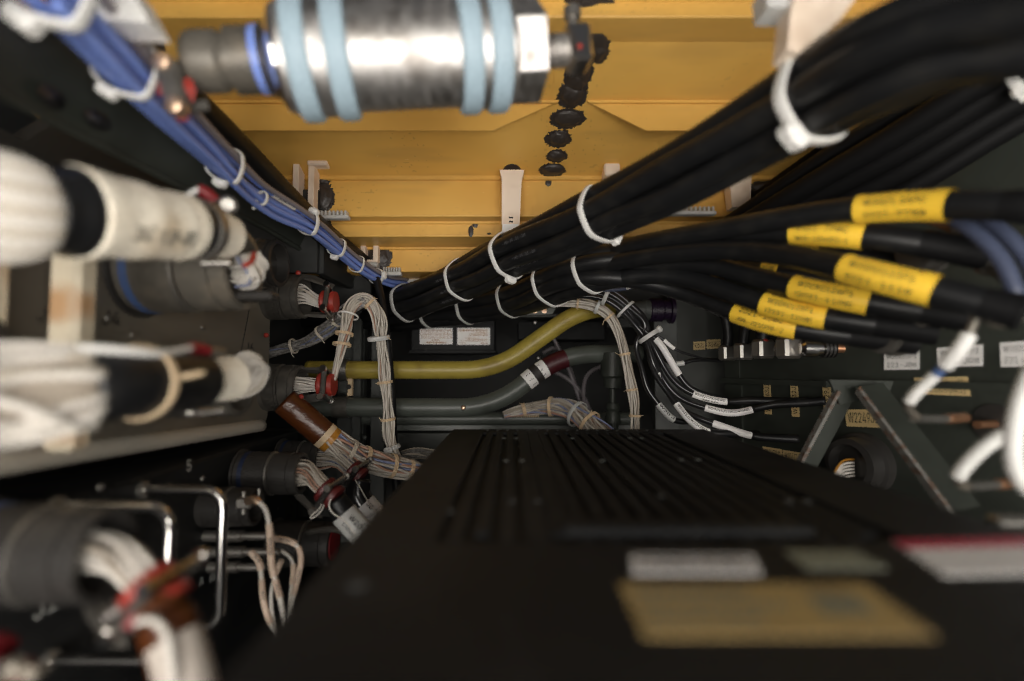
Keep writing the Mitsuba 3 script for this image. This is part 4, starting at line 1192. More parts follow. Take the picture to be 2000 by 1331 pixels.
# small coaxial connectors and tan marker sleeves
CO = [
    ('white coaxial cable with the largest printed tan sleeve, dropping from a small metal elbow', [(502, 978, .53), (515, 990, .53), (524, 1015, .53), (528, 1060, .53), (532, 1110, .525), (545, 1160, .52), (552, 1200, .51), (556, 1260, .5)], .0031, [((522, 1022), (536, 1128)), ((537, 1130), (551, 1170))], 'W20 A 20'),
    ('short coaxial cable with a tan sleeve left of the largest tan sleeve', [(489, 1078, .53), (504, 1095, .53), (510, 1120, .53), (513, 1160, .525), (522, 1200, .52), (540, 1240, .51)], .0029, [((488, 1079), (508, 1115)), ((508, 1134), (532, 1215))], 'W20'),
    ('coaxial cable with a tan sleeve arching from the upper metal plug', [(536, 1052, .56), (560, 1056, .56), (580, 1066, .56), (588, 1090, .56), (584, 1120, .555), (574, 1160, .55), (565, 1200, .54), (560, 1260, .53)], .0029, [((537, 1052), (578, 1064)), ((582, 1066), (574, 1160))], 'W2040'),
    ('coaxial cable with a short grey tan sleeve from the middle metal plug', [(548, 1076, .58), (562, 1084, .58), (572, 1100, .58), (572, 1130, .575), (566, 1180, .56), (560, 1240, .55)], .0027, [((572, 1104), (570, 1140))], ''),
    ('coaxial cable mostly hidden behind the largest tan sleeve', [(550, 1095, .57), (541, 1115, .57), (532, 1145, .565), (530, 1180, .56), (536, 1230, .55)], .0027, [((549, 1096), (536, 1130))], ''),
]
for lab, pts_, r, sl, txt in CO:
    k = thing('coaxial_cable', lab, 'cable')
    C = curve(pts_, .003)
    add('jacket', tube(C, r * .8, 12), 'white_wire', k, True)
    for j, (p0, p1) in enumerate(sl):
        E = part_of(C, p0, p1)
        s = add('marker_sleeve', tube(E, r * (1.15 if j == 0 else 1.05), 16), 'tan_sleeve', k, 50)
        if txt and len(E) > 6:
            add('print', [text_on(E, r * (1.15 if j == 0 else 1.05), txt, r * .9, .25, 0, True)], 'ink', s, False)
for px0, px1, py, Y, lab in ((380, 536, 1047, .56, 'upper'), (375, 545, 1078, .57, 'middle'), (385, 520, 1108, .57, 'lower')):
    k = thing('coaxial_plug', f'{lab} of three small dark metal plugs beside the far chrome handle', 'connector')
    x0, x1 = at(px0, py, Y), at(px1, py, Y)
    L = x1[0] - x0[0]
    add('body', lathe(x0, EX, [(0, .006), (.3 * L, .006), (.31 * L, .0042), (.42 * L, .0042)] + bands(.43 * L, .6 * L, .0062, 6, .0006) + [(.61 * L, .004), (.75 * L, .0045), (L, .0035)], 20), 'dull_metal', k, 30)
k = thing('metal_elbow', 'small metal elbow fitting above the largest tan sleeve', 'fitting')
add('block', box(at(478, 982, .54), [.016, .01, .012], bev=.002), 'dull_metal', k, 25)
add('nozzle', tube(curve([(484, 980, .535), (498, 976, .53), (506, 982, .53)], .003), .0042, 14), 'brass', k, 40)
add('post', tube(curve([(476, 960, .54), (476, 1004, .54)], .006), .0022, 10), 'dull_metal', k, 40)
add('post', tube(curve([(506, 955, .535), (506, 978, .535)], .006), .0016, 10), 'dull_metal', k, 40)

# ================================================================ BACK OF THE BAY
k = thing('riveted_rack', 'dark riveted metal frame at the back behind the pipes', 'frame')
sx = lambda px0, px1, py0, py1, Y, d=.02: span(at(px0, 0, Y)[0], at(px1, 0, Y)[0], Y, Y + d, at(0, py1, Y)[2], at(0, py0, Y)[2], .001)
add('post', sx(672, 722, 560, 1060, .93), 'frame', k, 25)
add('post', sx(735, 762, 590, 1060, .90), 'frame', k, 25)
add('post', sx(700, 716, 560, 1060, .905, .01), 'frame', k, 25)
add('rail', sx(540, 700, 838, 1010, .96), 'frame', k, 25)
for px, py, Y in ((712, 855, .90), (712, 878, .90), (693, 860, .925), (749, 620, .895), (749, 650, .895), (749, 760, .895), (693, 700, .925), (693, 765, .925), (712, 925, .90), (712, 955, .9), (749, 860, .895), (749, 900, .895)):
    add('rivet', screw(at(px, py, Y), [0, -1, 0], .004, .0022), 'frame', k, 40)
k = thing('frame_beam', 'grey green horizontal beam with rounded edge behind the ribbed box', 'beam')
add('web', sx(735, 1240, 812, 842, .93), 'green_pipe', k, 25)
add('edge', tube(np.array([at(700, 818, .925), at(950, 818, .925), at(1240, 818, .925)]), .012, 16), 'green_pipe', k, True)
add('lower_web', sx(740, 1100, 846, 884, .95), 'green', k, 25)
add('bolt', screw(at(905, 797, .84), [0, -1, .1], .004, .003), 'brass', k, 40)
k = thing('rubber_edge', 'short toothed rubber edging on the beam below the white cable bunch', 'edge trim')
for i in range(15):
    add('tooth', sx(992 + i * 4, 994.4 + i * 4, 809, 816, .905, .006), 'tan', k, 20)

k = thing('junction_box', 'black box with two pale printed labels between the bundle and the yellow pipe', 'equipment box')
add('case', sx(810, 967, 624, 688, 1.0, .08), 'black_box', k, 25)
add('lid', sx(806, 970, 684, 691, .996, .08), 'black_box', k, 25)
for (a0, a1, b0, b1, sd) in ((820, 884, 641, 673, 1), (893, 957, 641, 674, 2)):
    c4 = [at(a0, b0, .9985), at(a1, b0, .9985), at(a1, b1, .9985), at(a0, b1, .9985)]
    q, n = quad(c4, .0004)
    s = add('label_plate', q, 'label_white', k, False)
    if sd == 1:
        L_ = [bars_in(c4, [(.05, .95, y, .03)], n, .0006, 9) for y in (.12, .36, .60)]
        grid = []
        for y in (.12, .36, .60):
            grid.append(quad([c4[0] + (c4[1] - c4[0]) * u + (c4[3] - c4[0]) * v + n * .0005 for u, v in ((.04, y), (.96, y), (.96, y + .025), (.04, y + .025))], .0001, n)[0])
        for x in np.linspace(.04, .95, 9):
            grid.append(quad([c4[0] + (c4[1] - c4[0]) * u + (c4[3] - c4[0]) * v + n * .0005 for u, v in ((x, .12), (x + .012, .12), (x + .012, .62), (x, .62))], .0001, n)[0])
        grid += [text_in([c4[2], c4[3], c4[0], c4[1]], ch, .09 + i * .113, .60 + j * .24, .13, n) for j in (0, 1) for i, ch in enumerate('17432861' if j else '85317428')]
        add('print', grid + bars_in(c4, [(.36, .6, .70, .07), (.2, .8, .84, .09)], n, .0006, 5), 'ink_brown', s, False)
    else:
        add('print', bars_in(c4, [(.06, .94, .10, .09), (.55, .93, .24, .05), (.38, .93, .33, .05), (.35, .93, .42, .05), (.25, .65, .58, .05), (.3, .93, .66, .05), (.1, .9, .75, .04), (.06, .25, .86, .05), (.7, .93, .88, .05)], n, .0006, 6), 'ink_brown', s, False)
k = thing('rear_box', 'plain dark box behind the upper bend of the yellow pipe', 'equipment box')
add('case', sx(1012, 1175, 628, 664, 1.08, .1), 'black_box', k, 25)
add('lug', [screw(at(1045, 630, 1.078), [0, -1, 0], .004, .003), screw(at(1052, 700, 1.078), [0, -1, 0], .004, .003)], 'chrome', k, 40)
k = thing('clamp_plate', 'small grey clamp plate with twin hollow screws under the black bundle', 'clamp')
add('plate', prism([at(1030, 598, .90), at(1075, 590, .90), at(1085, 604, .90), at(1078, 614, .90), at(1030, 616, .90)], [0, .015, 0]), 'green_pipe', k, 25)
for px in (1045, 1063):
    add('screw', lathe(at(px, 607, .90), [0, -1, 0], [(-.002, .005), (.0025, .005), (.003, .003), (.001, .0025)], 18), 'brass', k, 30)
add('rail', sx(960, 1150, 613, 620, .93), 'dark_green', k, 25)


def elbow_pipe(pts_, rad):
    """pipe centre line: straight runs with round bends"""
    P = [at(*p) for p in pts_]
    Q = [P[0]]
    for i in range(1, len(P) - 1):
        a, b = unit(P[i - 1] - P[i]), unit(P[i + 1] - P[i])
        s = np.linspace(0, 1, 10)[:, None]
        p0, p1 = P[i] + a * rad, P[i] + b * rad
        Q += list((1 - s) ** 2 * p0 + 2 * s * (1 - s) * P[i] + s ** 2 * p1)
    Q.append(P[-1])
    Q = np.array(Q)
    out = [np.linspace(Q[i], Q[i + 1], max(2, int(np.linalg.norm(Q[i + 1] - Q[i]) / .006)))[:-1] for i in range(len(Q) - 1)]
    return np.vstack(out + [Q[-1:]])


k = thing('yellow_pipe', 'olive yellow pipe with two bends crossing the back', 'pipe')
YP = elbow_pipe([(600, 723, .86), (968, 723, .87), (1140, 600, .88), (1230, 604, .90)], .055)
add('pipe', tube(YP, .0151, 28), 'olive', k, True)
add('collar', tube(part_of(YP, (660, 723), (676, 723)), .0175, 28), 'frame', k, 40)
add('sleeve', tube(part_of(YP, (668, 723), (672, 723)), .0185, 28), 'dull_metal', k, 40)
k = thing('green_pipe', 'grey green pipe with a red and white banded label, below the yellow pipe', 'pipe')
GP = elbow_pipe([(600, 795, .85), (965, 797, .86), (1095, 692, .87), (1250, 691, .90)], .06)
add('pipe', tube(GP, .0155, 28), 'green_pipe', k, True)
add('collar', tube(part_of(GP, (654, 797), (678, 797)), .0175, 28), 'shell', k, 40)
E = part_of(GP, (1033, 757), (1076, 722))
s = add('label_band', tube(E, .0158, 32, False), 'label_white', k, True, label='white band printed with small black lines')
add('print', [text_on(E, .0158, 'H   H', .0032, .52, x, True, fit=.28) for x in (.65, 0, -.65)] + [text_on(E, .0158, '...', .006, .12, x, True, fit=.2) for x in (.65, 0, -.65)], 'ink', s, False)
ringpos = E[len(E) // 2]
add('print_line', tube(E[len(E) // 2:len(E) // 2 + 2], .01595, 32, False), 'ink', s, False)
add('red_band', tube(part_of(GP, (1074, 724), (1102, 702)), .0158, 32, False), 'maroon', k, True, label='dark red band')
k = thing('pipe_fitting', 'grey drain fitting standing under the end of the grey green pipe', 'fitting')
c = at(1196, 712, .88)
add('elbow', lathe(c, [0, 0, -1], [(-.02, .02), (.02, .02), (.024, .016), (.04, .015), (.042, .006), (.065, .006), (.066, .010), (.075, .012), (.08, .010), (.09, .013), (.10, .013), (.101, .009), (.14, .009)], 24), 'green', k, 30)
k = thing('frame_foot', 'small square foot with tan strip between the two pipes', 'bracket')
add('block', sx(673, 690, 744, 768, .85, .02), 'frame', k, 25)
add('hole', lathe(at(681, 756, .849), [0, -1, 0], [(0, .004), (.0006, .0038)], 18), 'ink', k, 30)
add('strip', sx(690, 699, 740, 774, .855, .01), 'tan', k, 25)

k = thing('purple_plug', 'purple anodised plug with a pale ring in the shade right of the yellow pipe', 'connector')
c = at(1205, 606, .87)
add('sleeve', lathe(c, EX, [(0, .014), (.03, .0145), (.042, .015), (.046, .0175), (.056, .0175)], 28), 'frame', k, 30)
add('shell', lathe(c, EX, [(.055, .019)] + bands(.056, .076, .020, 5, .0012) + [(.078, .017), (.088, .017), (.089, .023), (.095, .023)], 32), 'purple', k, 30)

for i, pts_ in enumerate(([(1080, 660, 1.05), (1110, 720, 1.05), (1135, 790, 1.04), (1150, 830, 1.03)], [(1060, 720, 1.06), (1100, 735, 1.05), (1140, 775, 1.04), (1160, 830, 1.03)], [(1190, 712, .98), (1150, 730, 1.0), (1140, 780, 1.02), (1150, 830, 1.03)], [(1060, 690, 1.07), (1085, 680, 1.07), (1120, 740, 1.06), (1140, 830, 1.05)])):
    k = thing('grey_wire', 'dim grey wire behind the grey green pipe, ' + ('coming straight down', 'starting lowest at left', 'bending in from the fitting at right', 'starting highest, at far left')[i], 'wire', 'dim grey wires')
    add('insulation', tube(curve(pts_), .004, 10), 'wire_grey', k, True)

# thin black hose beside the white harness
k = thing('black_hose', 'slim black hose hanging beside the tall white harness', 'hose')
add('tube', tube(curve([(735, 545, .83), (748, 600, .81), (757, 680, .80), (764, 760, .80), (768, 850, .80), (775, 960, .80)]), .0065, 14), 'rubber', k, True)

# ================================================================ WHITE LACED HARNESSES
OLD = ('wire_old', 'wire_blue', 'wire_red', 'wire_old_shade')
k = thing('laced_harness', 'white laced wire harness arching up and over from the lower red clamp', 'harness')
W1 = curve([(652, 742, .735), (660, 710, .74), (668, 672, .745), (676, 635, .75), (688, 598, .76), (712, 586, .77), (733, 608, .775), (742, 650, .78), (748, 700, .785), (753, 760, .785), (758, 820, .785), (768, 880, .785), (796, 918, .785)], .004)
rW = np.interp(np.linspace(0, 1, len(W1)), [0, .1, .2, .35, .45, .5, .6, .85, .95, 1], [.004, .0065, .0105, .0115, .0125, .0085, .0095, .0095, .0075, .009])
wires(k, W1, rW * .88, 17, .0016, 9, .0011, 4, mats=OLD)
for j, (p, R) in enumerate([((667, 672), .0125), ((672, 655), .0125), ((722, 592), .0105), ((743, 662), .0112), ((752, 745), .0112), ((757, 822), .0105)]):
    lace(k, W1, p, R, j, turns=4, rs=.0006)
zip_tie(W1, (743, 660), [(0, 0, .0115), (.0, .012, .008)], .0065, .0015, 'pale tie clamping the tall white harness to the black hose', None, m='grey_nylon')
zip_tie(W1, (766, 878), [(0, 0, .0105)], .0065, .002, 'pale tie where the tall white harness meets the amber taped one', (762, 885), .003, m='grey_nylon')
zip_tie(W1, (681, 615), [(0, 0, .0145)], .0028, .0012, 'thin white tie where the grey braid joins the arching harness')
k = thing('laced_harness', 'grey braided harness coming from the left and joining the arch of white wires', 'harness')
W2 = curve([(515, 695, .80), (560, 680, .80), (600, 668, .795), (635, 645, .785), (662, 620, .775), (690, 596, .77), (712, 584, .772)], .004)
wires(k, W2, np.interp(np.linspace(0, 1, len(W2)), [0, .4, .6, 1], [.0075, .0085, .012, .0105]), 22, .0017, 14, .0006, 6, mats=('braid', 'wire_blue', 'wire_shade', 'braid'))
for j, p in enumerate([(572, 676), (625, 650), (655, 625)]):
    lace(k, W2, p, .011, j + 9, 'wire_shade', .0008, 3)
k = thing('laced_harness', 'white wire harness with an amber taped end above the dull red clamps', 'harness')
W3 = curve([(556, 784, .70), (585, 808, .705), (640, 855, .715), (690, 888, .73), (740, 905, .75), (790, 914, .77), (850, 925, .79)], .004)
E = part_of(W3, (556, 784), (636, 850))
add('amber_tape', tube(E, .0185, 36), 'kapton', k, True)
E = part_of(W3, (630, 846), (642, 856)); add('tape_edge', tube(E, .0189, 36), 'tan', k, 40)
E = part_of(W3, (640, 855), (650, 862)); add('gold_tape', tube(E, .0183, 36), 'gold_tape', k, 40)
E = part_of(W3, (640, 855), (830, 922))
wires(k, E, np.interp(np.linspace(0, 1, len(E)), [0, .5, .9, 1], [.0175, .0170, .015, .009]) * .97, 46, .0019, 3, .0010, 12, tint=(.03, .01, .35), mats=OLD)
for j, (p, R, m) in enumerate([((684, 884), .0185, 'wire_shade'), ((713, 898), .0182, 'tan'), ((768, 910), .0165, 'tan'), ((800, 916), .013, 'tan')]):
    lace(k, W3, p, R, j + 20, m, .0007, 5)
k = thing('laced_harness', 'short grey stub of twisted wires beyond the amber taped harness', 'harness')
W4 = curve([(786, 892, .84), (815, 886, .85), (850, 892, .86)], .004)
wires(k, W4, .009, 20, .0015, 20, .0006, 15, mats=('wire_shade', 'braid', 'wire_red', 'braid'), tint=(.3, .05, .2))
k = thing('laced_harness', 'bunch of white and pink wires curving down behind the ribbed box', 'harness')
W5 = curve([(985, 812, .90), (1015, 803, .90), (1060, 795, .895), (1100, 797, .88), (1145, 822, .85), (1190, 865, .82), (1220, 900, .80)], .004)
wires(k, W5, np.interp(np.linspace(0, 1, len(W5)), [0, .25, .5, 1], [.006, .0105, .018, .022]), 50, .0017, 6, .0010, 21, tint=(.06, .12, .4), mats=OLD)
for j, (p, R) in enumerate([((1025, 801), .011), ((1075, 795), .016), ((1150, 826), .021)]):
    lace(k, W5, p, R, j + 30, 'tan', .0007, 5)
zip_tie(W5, (1128, 812), [(0, 0, .0215)], .0065, .0015, 'pale tie round the bunch of white and pink wires', m='grey_nylon')
k = thing('laced_harness', 'slim white laced harness curving down at the right of the pipes', 'harness')
W6 = curve([(1055, 596, .82), (1095, 592, .82), (1140, 594, .815), (1178, 608, .81), (1204, 640, .805), (1222, 700, .80), (1234, 760, .795), (1240, 810, .79), (1236, 870, .785)], .004)
wires(k, W6, .0078, 11, .0017, 4, .0005, 25, tint=(.02, .04, .35), mats=OLD)
for j, p in enumerate([(1127, 592), (1190, 622), (1226, 692), (1236, 763), (1239, 812)]):
    lace(k, W6, p, .0086, j + 40, 'tan', .0005, 4)

# ================================================================ SLIM BLACK CABLES WITH WHITE SLEEVES
R3 = 0.0042
TR = [(1070, 578, .80), (1130, 570, .795), (1185, 578, .79), (1225, 608, .785), (1252, 640, .78)]
SL = [
    ([(1280, 662, .775), (1305, 697, .77), (1328, 735, .765), (1348, 758, .76), (1388, 774, .755), (1422, 781, .76)], [((1285, 661), (1327, 732))], '', 'slim black cable with the long plain white sleeve just below the pale tie'),
    ([(1284, 656, .775), (1296, 664, .775), (1318, 682, .775), (1350, 694, .78), (1378, 702, .80), (1408, 706, .83)], [((1295, 664), (1316, 681))], '', 'thinnest black cable with a short white sleeve near the pale tie'),
    ([(1280, 672, .79), (1302, 705, .80), (1326, 711, .80), (1345, 706, .80), (1385, 703, .82), (1410, 705, .84)], [((1322, 711), (1337, 708))], '', 'slim black cable with a tiny grey sleeve, half hidden'),
    ([(1264, 672, .775), (1280, 722, .77), (1298, 752, .77), (1312, 776, .765), (1330, 800, .76), (1356, 824, .755)], [((1284, 730), (1310, 772))], 'W20431', 'slim black cable with a tapering grey white sleeve'),
    ([(1244, 668, .785), (1252, 715, .78), (1264, 758, .775), (1286, 790, .77), (1316, 820, .765), (1345, 824, .77)], [((1286, 790), (1316, 819))], 'W20 J', 'outermost slim black cable with a grey sleeve at its low end'),
    ([(1276, 676, .775), (1296, 715, .77), (1322, 750, .762), (1354, 770, .755), (1386, 780, .75), (1420, 785, .745), (1460, 783, .735), (1530, 785, .72), (1580, 784, .71)], [((1354, 770), (1418, 785))], 'W20432J1 (W20431R1)', 'slim black cable with the upper printed white sleeve pointing at the labelled panel'),
    ([(1272, 684, .78), (1290, 730, .77), (1325, 775, .76), (1378, 797, .745), (1430, 807, .735), (1470, 800, .73), (1510, 791, .72), (1570, 787, .71), (1612, 783, .70)], [((1380, 797), (1468, 801))], 'W20626J1 (W20426R5)', 'slim black cable with the second printed white sleeve, sagging in the middle'),
    ([(1268, 690, .775), (1282, 735, .765), (1308, 772, .755), (1326, 796, .745), (1348, 822, .735), (1386, 845, .73), (1420, 847, .73), (1480, 850, .735)], [((1323, 790), (1385, 845))], 'W20438J1/W20438P1', 'slim black cable with the curved printed sleeve lowest on the left'),
    ([(1270, 696, .79), (1292, 742, .78), (1325, 795, .765), (1360, 815, .75), (1392, 827, .74), (1430, 840, .73), (1466, 851, .725), (1500, 855, .72), (1560, 858, .71)], [((1392, 827), (1465, 851))], '', 'slim black cable with the plain white sleeve lowest on the right'),
]
sr = np.random.default_rng(5)
for i, (tail, sleeves, txt, lab) in enumerate(SL):
    key = thing('slim_cable', lab, 'cable')
    o = disc_pack(9, .011, 1)[i]
    head = np.array([at(*p) + np.array([o[0] * .6 + .002, o[1] * .5, o[0] * .8 + o[1] * .4]) for p in TR])
    C = curve(np.vstack([head, [at(*p) for p in tail]]), .004, True)
    r = R3 if i not in (1,) else .0018
    if i == 2:
        r = .0032
    add('jacket', tube(C, r, 12), 'gloss_black', key, True)
    if i >= 5:
        e = near(C, *sleeves[0][1])
        add('boot', tube(C[e:], np.interp(np.linspace(0, 1, len(C) - e), [0, .1, 1], [r, r * 1.35, r * 1.45]), 14), 'rubber', key, True)
    for p0, p1 in sleeves:
        E = part_of(C, p0, p1)
        rs_ = max(r * 1.22, .003)
        s = add('marker_sleeve', tube(curve(E, .003, True), rs_, 18), 'label_white' if i not in (2, 4) else 'grey_nylon', key, 50)
        if txt:
            fl = i in (5, 6)
            add('print', [text_on(E, rs_, txt, rs_ * .62, .05, .35, True, fit=.88)] + ([text_on(E, rs_, 'PANEL BLANK', rs_ * .5, .3, -.6, True, fit=.45)] if i == 5 else []), 'ink', s, False)
TRC = curve(TR)
zip_tie(curve([(1225, 608, .785), (1250, 636, .78), (1276, 672, .776), (1290, 700, .775)]), (1272, 652), [(0, 0, .0155)], .0065, .0018, 'pale tie round the slim black cables just above the white sleeves', (1288, 648), .0, m='grey_nylon')
zip_tie(TRC, (1186, 576), [(0, 0, .0145)], .006, .0018, 'pale tie round the slim black cables at the top of their bend', (1188, 574), .0, m='grey_nylon')
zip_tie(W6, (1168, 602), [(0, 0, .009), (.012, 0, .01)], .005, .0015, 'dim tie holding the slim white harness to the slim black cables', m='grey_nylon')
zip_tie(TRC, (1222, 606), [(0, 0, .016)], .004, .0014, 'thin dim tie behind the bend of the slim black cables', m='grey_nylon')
k = thing('blue_end_wire', 'short dark wire with a pale end tip right of the fan tie', 'wire')
add('insulation', tube(curve([(1170, 566, .76), (1205, 566, .76), (1232, 562, .76)], .004), .003, 10), 'blue_sheath', k, True)
add('tip', tube(curve([(1222, 563, .759), (1244, 556, .757)], .004), .0034, 12), 'label_white', k, 40)

# ================================================================ RIGHT GREEN PANEL
WD = unit([-.357, 1.0, 0])
WN = unit([-1.0, -.357, 0])
W0 = np.array([.6776, 0, 0])
wp = lambda px, py, off=0.0: hit(px, py, W0 + WN * off, WN)
k = thing('connector_panel', 'dark green connector panel with many name labels along the right side', 'panel')


def wall_box(px0, px1, z0, z1, off0, off1, m, name='face', bev=25):
    a, b = wp(px0, 717), wp(px1, 717)
    P = [np.array([a[0], a[1], z1]), np.array([b[0], b[1], z1]), np.array([b[0], b[1], z0]), np.array([a[0], a[1], z0])]
    P = [p + WN * off0 for p in P]
    return add(name, prism(P, WN * (off1 - off0)), m, k, bev)


wall_box(1418, 2600, -.45, .45, -.02, 0.0, 'green')
wall_box(1418, 1625, -.027, -.019, .0003, .012, 'green', 'ledge')
wall_box(1600, 2600, -.024, -.016, .0003, .006, 'green', 'ledge')
wall_box(1418, 1450, -.15, -.03, .0003, .004, 'green', 'flange')
wall_box(1418, 1446, -.018, .02, .0003, .003, 'green', 'flange')


def wlabel(pix, m, lines, lab=None, off=.0008, rot=False):
    c4 = [wp(*p, off) for p in pix]
    if rot:
        c4 = [c4[3], c4[0], c4[1], c4[2]]
    q, n = quad(c4, .0005, WN)
    s = add('label_plate', q, m, k, False, label=lab)
    L_ = []
    for i, tx in enumerate(lines):
        nl = len(lines)
        L_.append(text_in(c4, tx, .07, (i + .80) / nl * .92 + .03, .52 / nl if nl > 1 else .58, n, wfrac=.86))
    if L_:
        add('lettering', L_, 'ink', s, False)


wlabel([(1490, 872), (1528, 878), (1528, 901), (1490, 894)], 'label_tan', ['W20672J1'], 'tan label reading W20672J1')
wlabel([(1530, 879), (1568, 885), (1568, 909), (1530, 902)], 'label_tan', ['W20673J1'], 'tan label half hidden by the left strut')
wlabel([(1491, 745), (1505, 745), (1508, 810), (1494, 809)], 'label_tan', ['W20463J1'], 'upright tan label ending in 63J1', rot=True)
wlabel([(1543, 745), (1558, 745), (1562, 815), (1547, 814)], 'label_tan', ['W20432J1'], 'upright tan label ending in 32J1', rot=True)
wlabel([(1606, 745), (1622, 745), (1626, 818), (1610, 816)], 'label_tan', ['W20429J1'], 'upright tan label ending in 9J1', rot=True)
wlabel([(1650, 800), (1720, 800), (1722, 836), (1654, 833)], 'label_tan', ['W2249J1'], 'tan label starting W224 beside the right strut')
wlabel([(1727, 688), (1796, 685), (1796, 722), (1727, 723)], 'label_white', ['W20210P1', '221-J06'], 'white label, leftmost of the blurred white ones')
wlabel([(1830, 680), (1920, 673), (1920, 715), (1832, 718)], 'label_white', ['W20211P1', '221-J08'], 'white label crossed by the white coaxial lead')
wlabel([(1953, 670), (2040, 664), (2040, 716), (1955, 717)], 'label_white', ['W20212P1', '221-J10'], 'white label cut by the right edge of the view')
wlabel([(1785, 738), (1890, 736), (1896, 774), (1790, 770)], 'label_tan', ['W20451-J1', '(W20450R1)'], 'tan label behind the bend of the white coaxial lead')
k = thing('rear_bulkhead', 'dim grey panel facing forward behind the slim black cables', 'panel')
pl = lambda px, py: at(px, py, .93)
add('face', sx(1300, 1424, 560, 900, .935), 'dark_green', k, 25)
add('flange', sx(1268, 1312, 590, 900, .90), 'frame', k, 25)
add('face', sx(1180, 1440, 530, 640, .985, .01), 'dark', k, 25)
add('face', sx(780, 1180, 560, 622, 1.10, .01), 'dark', k, 25)
for a0, a1, b0, b1, tx in ((1354, 1377, 668, 684, 'W2247J1'), (1380, 1407, 664, 682, 'W2248J1'), (1392, 1419, 852, 867, 'W22432J1')):
    c4 = [at(a0, b0, .932), at(a1, b0 - 1, .932), at(a1, b1 - 1, .932), at(a0, b1, .932)]
    q, n = quad(c4, .0005)
    s = add('label_plate', q, 'label_tan', k, False)
    add('lettering', [text_in(c4, tx, .08, .78, .55, n, wfrac=.84)], 'ink', s, False)

# the inverted V of riveted struts
k = thing('strut_bracket', 'inverted V bracket of two green struts with worn bright edges', 'bracket')


def strut(p0, p1, w, name):
    A_, B_ = at(*p0), at(*p1)
    d = unit(B_ - A_)
    sd = unit(np.cross(d, [0, -1, 0]))
    add(name, prism([A_, B_, B_ + sd * w, A_ + sd * w], [0, .003, 0]), 'green', k, 25)
    lip = [A_ - sd * .0005, B_ - sd * .0005, B_ + sd * .003, A_ + sd * .003]
    e = add('edge', prism([p + [0, -.009, 0] for p in lip], [0, .009, 0]), 'edge', k, 25, label='worn bright strut edge')
    n_ = int(np.linalg.norm(B_ - A_) / .0035)
    st_ = [screw(A_ + (B_ - A_) * (i + .5) / n_ - sd * .0045 + [0, -.0002, 0], [0, -1, 0], .0012, .0009) for i in range(n_)]
    add('stitching', st_, 'copper', k, 40, kind='stuff')


strut((1632, 765, .575), (1553, 915, .60), -.022, 'strut')
strut((1670, 757, .56), (1850, 1000, .47), -.031, 'strut')
add('apex_plate', prism([at(1620, 742, .570), at(1745, 745, .57), at(1735, 775, .57), at(1640, 790, .57)], [0, .004, 0]), 'green', k, 25)

# row of small metal plugs with black right angle boots
for i, (px, py, Y, lab) in enumerate(((1420, 690, .80, 'furthest'), (1452, 687, .765, 'second furthest'), (1490, 682, .725, 'second nearest'), (1540, 680, .69, 'nearest'))):
    k = thing('right_angle_plug', f'{lab} of four small metal plugs in a row under the yellow tags', 'connector')
    s = .0135 + .0012 * i
    c = at(px, py, Y)
    add('block', box(c, [s * 1.7, s * 1.3, s * 1.7], axes(WN), bev=s * .22), 'dull_metal', k, 20)
    add('nut', lathe(c + EX * s * .8, [1, .1, 0], [(0, s * .5), (s * .1, s * .62), (s * .9, s * .62), (s, s * .5)], 6 if i % 2 else 18), 'chrome', k, 25)
    add('boot', tube(curve(np.array([c + [0, 0, s * .6], c + [.002, 0, s * 2], at(px - 5 + i * 14, 615, Y)]), .004, True), s * .55, 16), 'rubber', k, True)
    if i > 1:
        add('red_mark', blob(c + [-.001, -s * .6, s * .75], [0, -1, .5], .004, .0022, .0015, i), 'red', k, True)
k = thing('coupling_nut', 'polished coupling with copper end right of the nearest small metal plug', 'connector')
c = at(1562, 681, .68)
add('body', lathe(c, [1, -.12, 0], [(0, .007), (.004, .0115), (.02, .0115), (.021, .009), (.028, .009)], 28), 'chrome', k, 25)
add('black_ring', lathe(c, [1, -.12, 0], bands(.028, .042, .0125, 3, .002), 28), 'shell_dark', k, 25)
add('copper_end', lathe(c, [1, -.12, 0], [(.042, .006), (.054, .006), (.055, .004)], 20), 'copper', k, 25)

# plugs of the tagged cables
for px, py, Y, r, lab in ((1800, 492, .47, .018, 'glinting steel plug rim between the top tags and the big tag'), (1735, 655, .50, .018, 'glinting plug rim under the lowest tagged cables'), (1810, 602, .45, .017, 'glinting plug rim right of the third lowest tag'), (1900, 445, .43, .012, 'small bright nut in front of the blue sheathed cables')):
    k = thing('plug_rim', lab, 'connector')
    c = at(px, py, Y)
    add('ring', lathe(c, -WN, [(-.012, r * .8), (-.01, r), (.004, r), (.006, r * 1.15), (.012, r * 1.15), (.013, r * .9)], 32), 'shell', k, 30)
    add('latch', box(c + WN * .004 + np.array([-.012, -.008, r * .5]), [.016, .008, .008], bev=.002), 'chrome', k, 25)
k = thing('loop_clamp', 'large grey loop clamp round the black boot at the right edge', 'clamp')
LC_ = curve([(1935, 522, .40), (1950, 535, .385), (1985, 560, .37), (2004, 590, .36), (1990, 622, .355), (1950, 632, .36), (1925, 620, .365)], .004)
add('loop', tube(LC_, .0038, 14), 'shell_light', k, True)
add('eye', lathe(at(1935, 520, .40), [0, -1, -.1], [(-.003, .003), (-.003, .008), (.003, .008), (.003, .003)], 24), 'shell_light', k, 30)
for i, pts_ in enumerate(([(1815, 408, .41), (1872, 432, .39), (1922, 470, .375), (1962, 520, .365), (1985, 580, .36)], [(1850, 398, .42), (1915, 424, .395), (1968, 462, .38), (2010, 515, .37), (2035, 590, .36)])):
    k = thing('blue_cable', ('inner' if i == 0 else 'outer') + ' dark blue sheathed cable curving down at the right edge', 'cable')
    add('jacket', tube(curve(pts_), .0055, 16), 'blue_sheath', k, True)
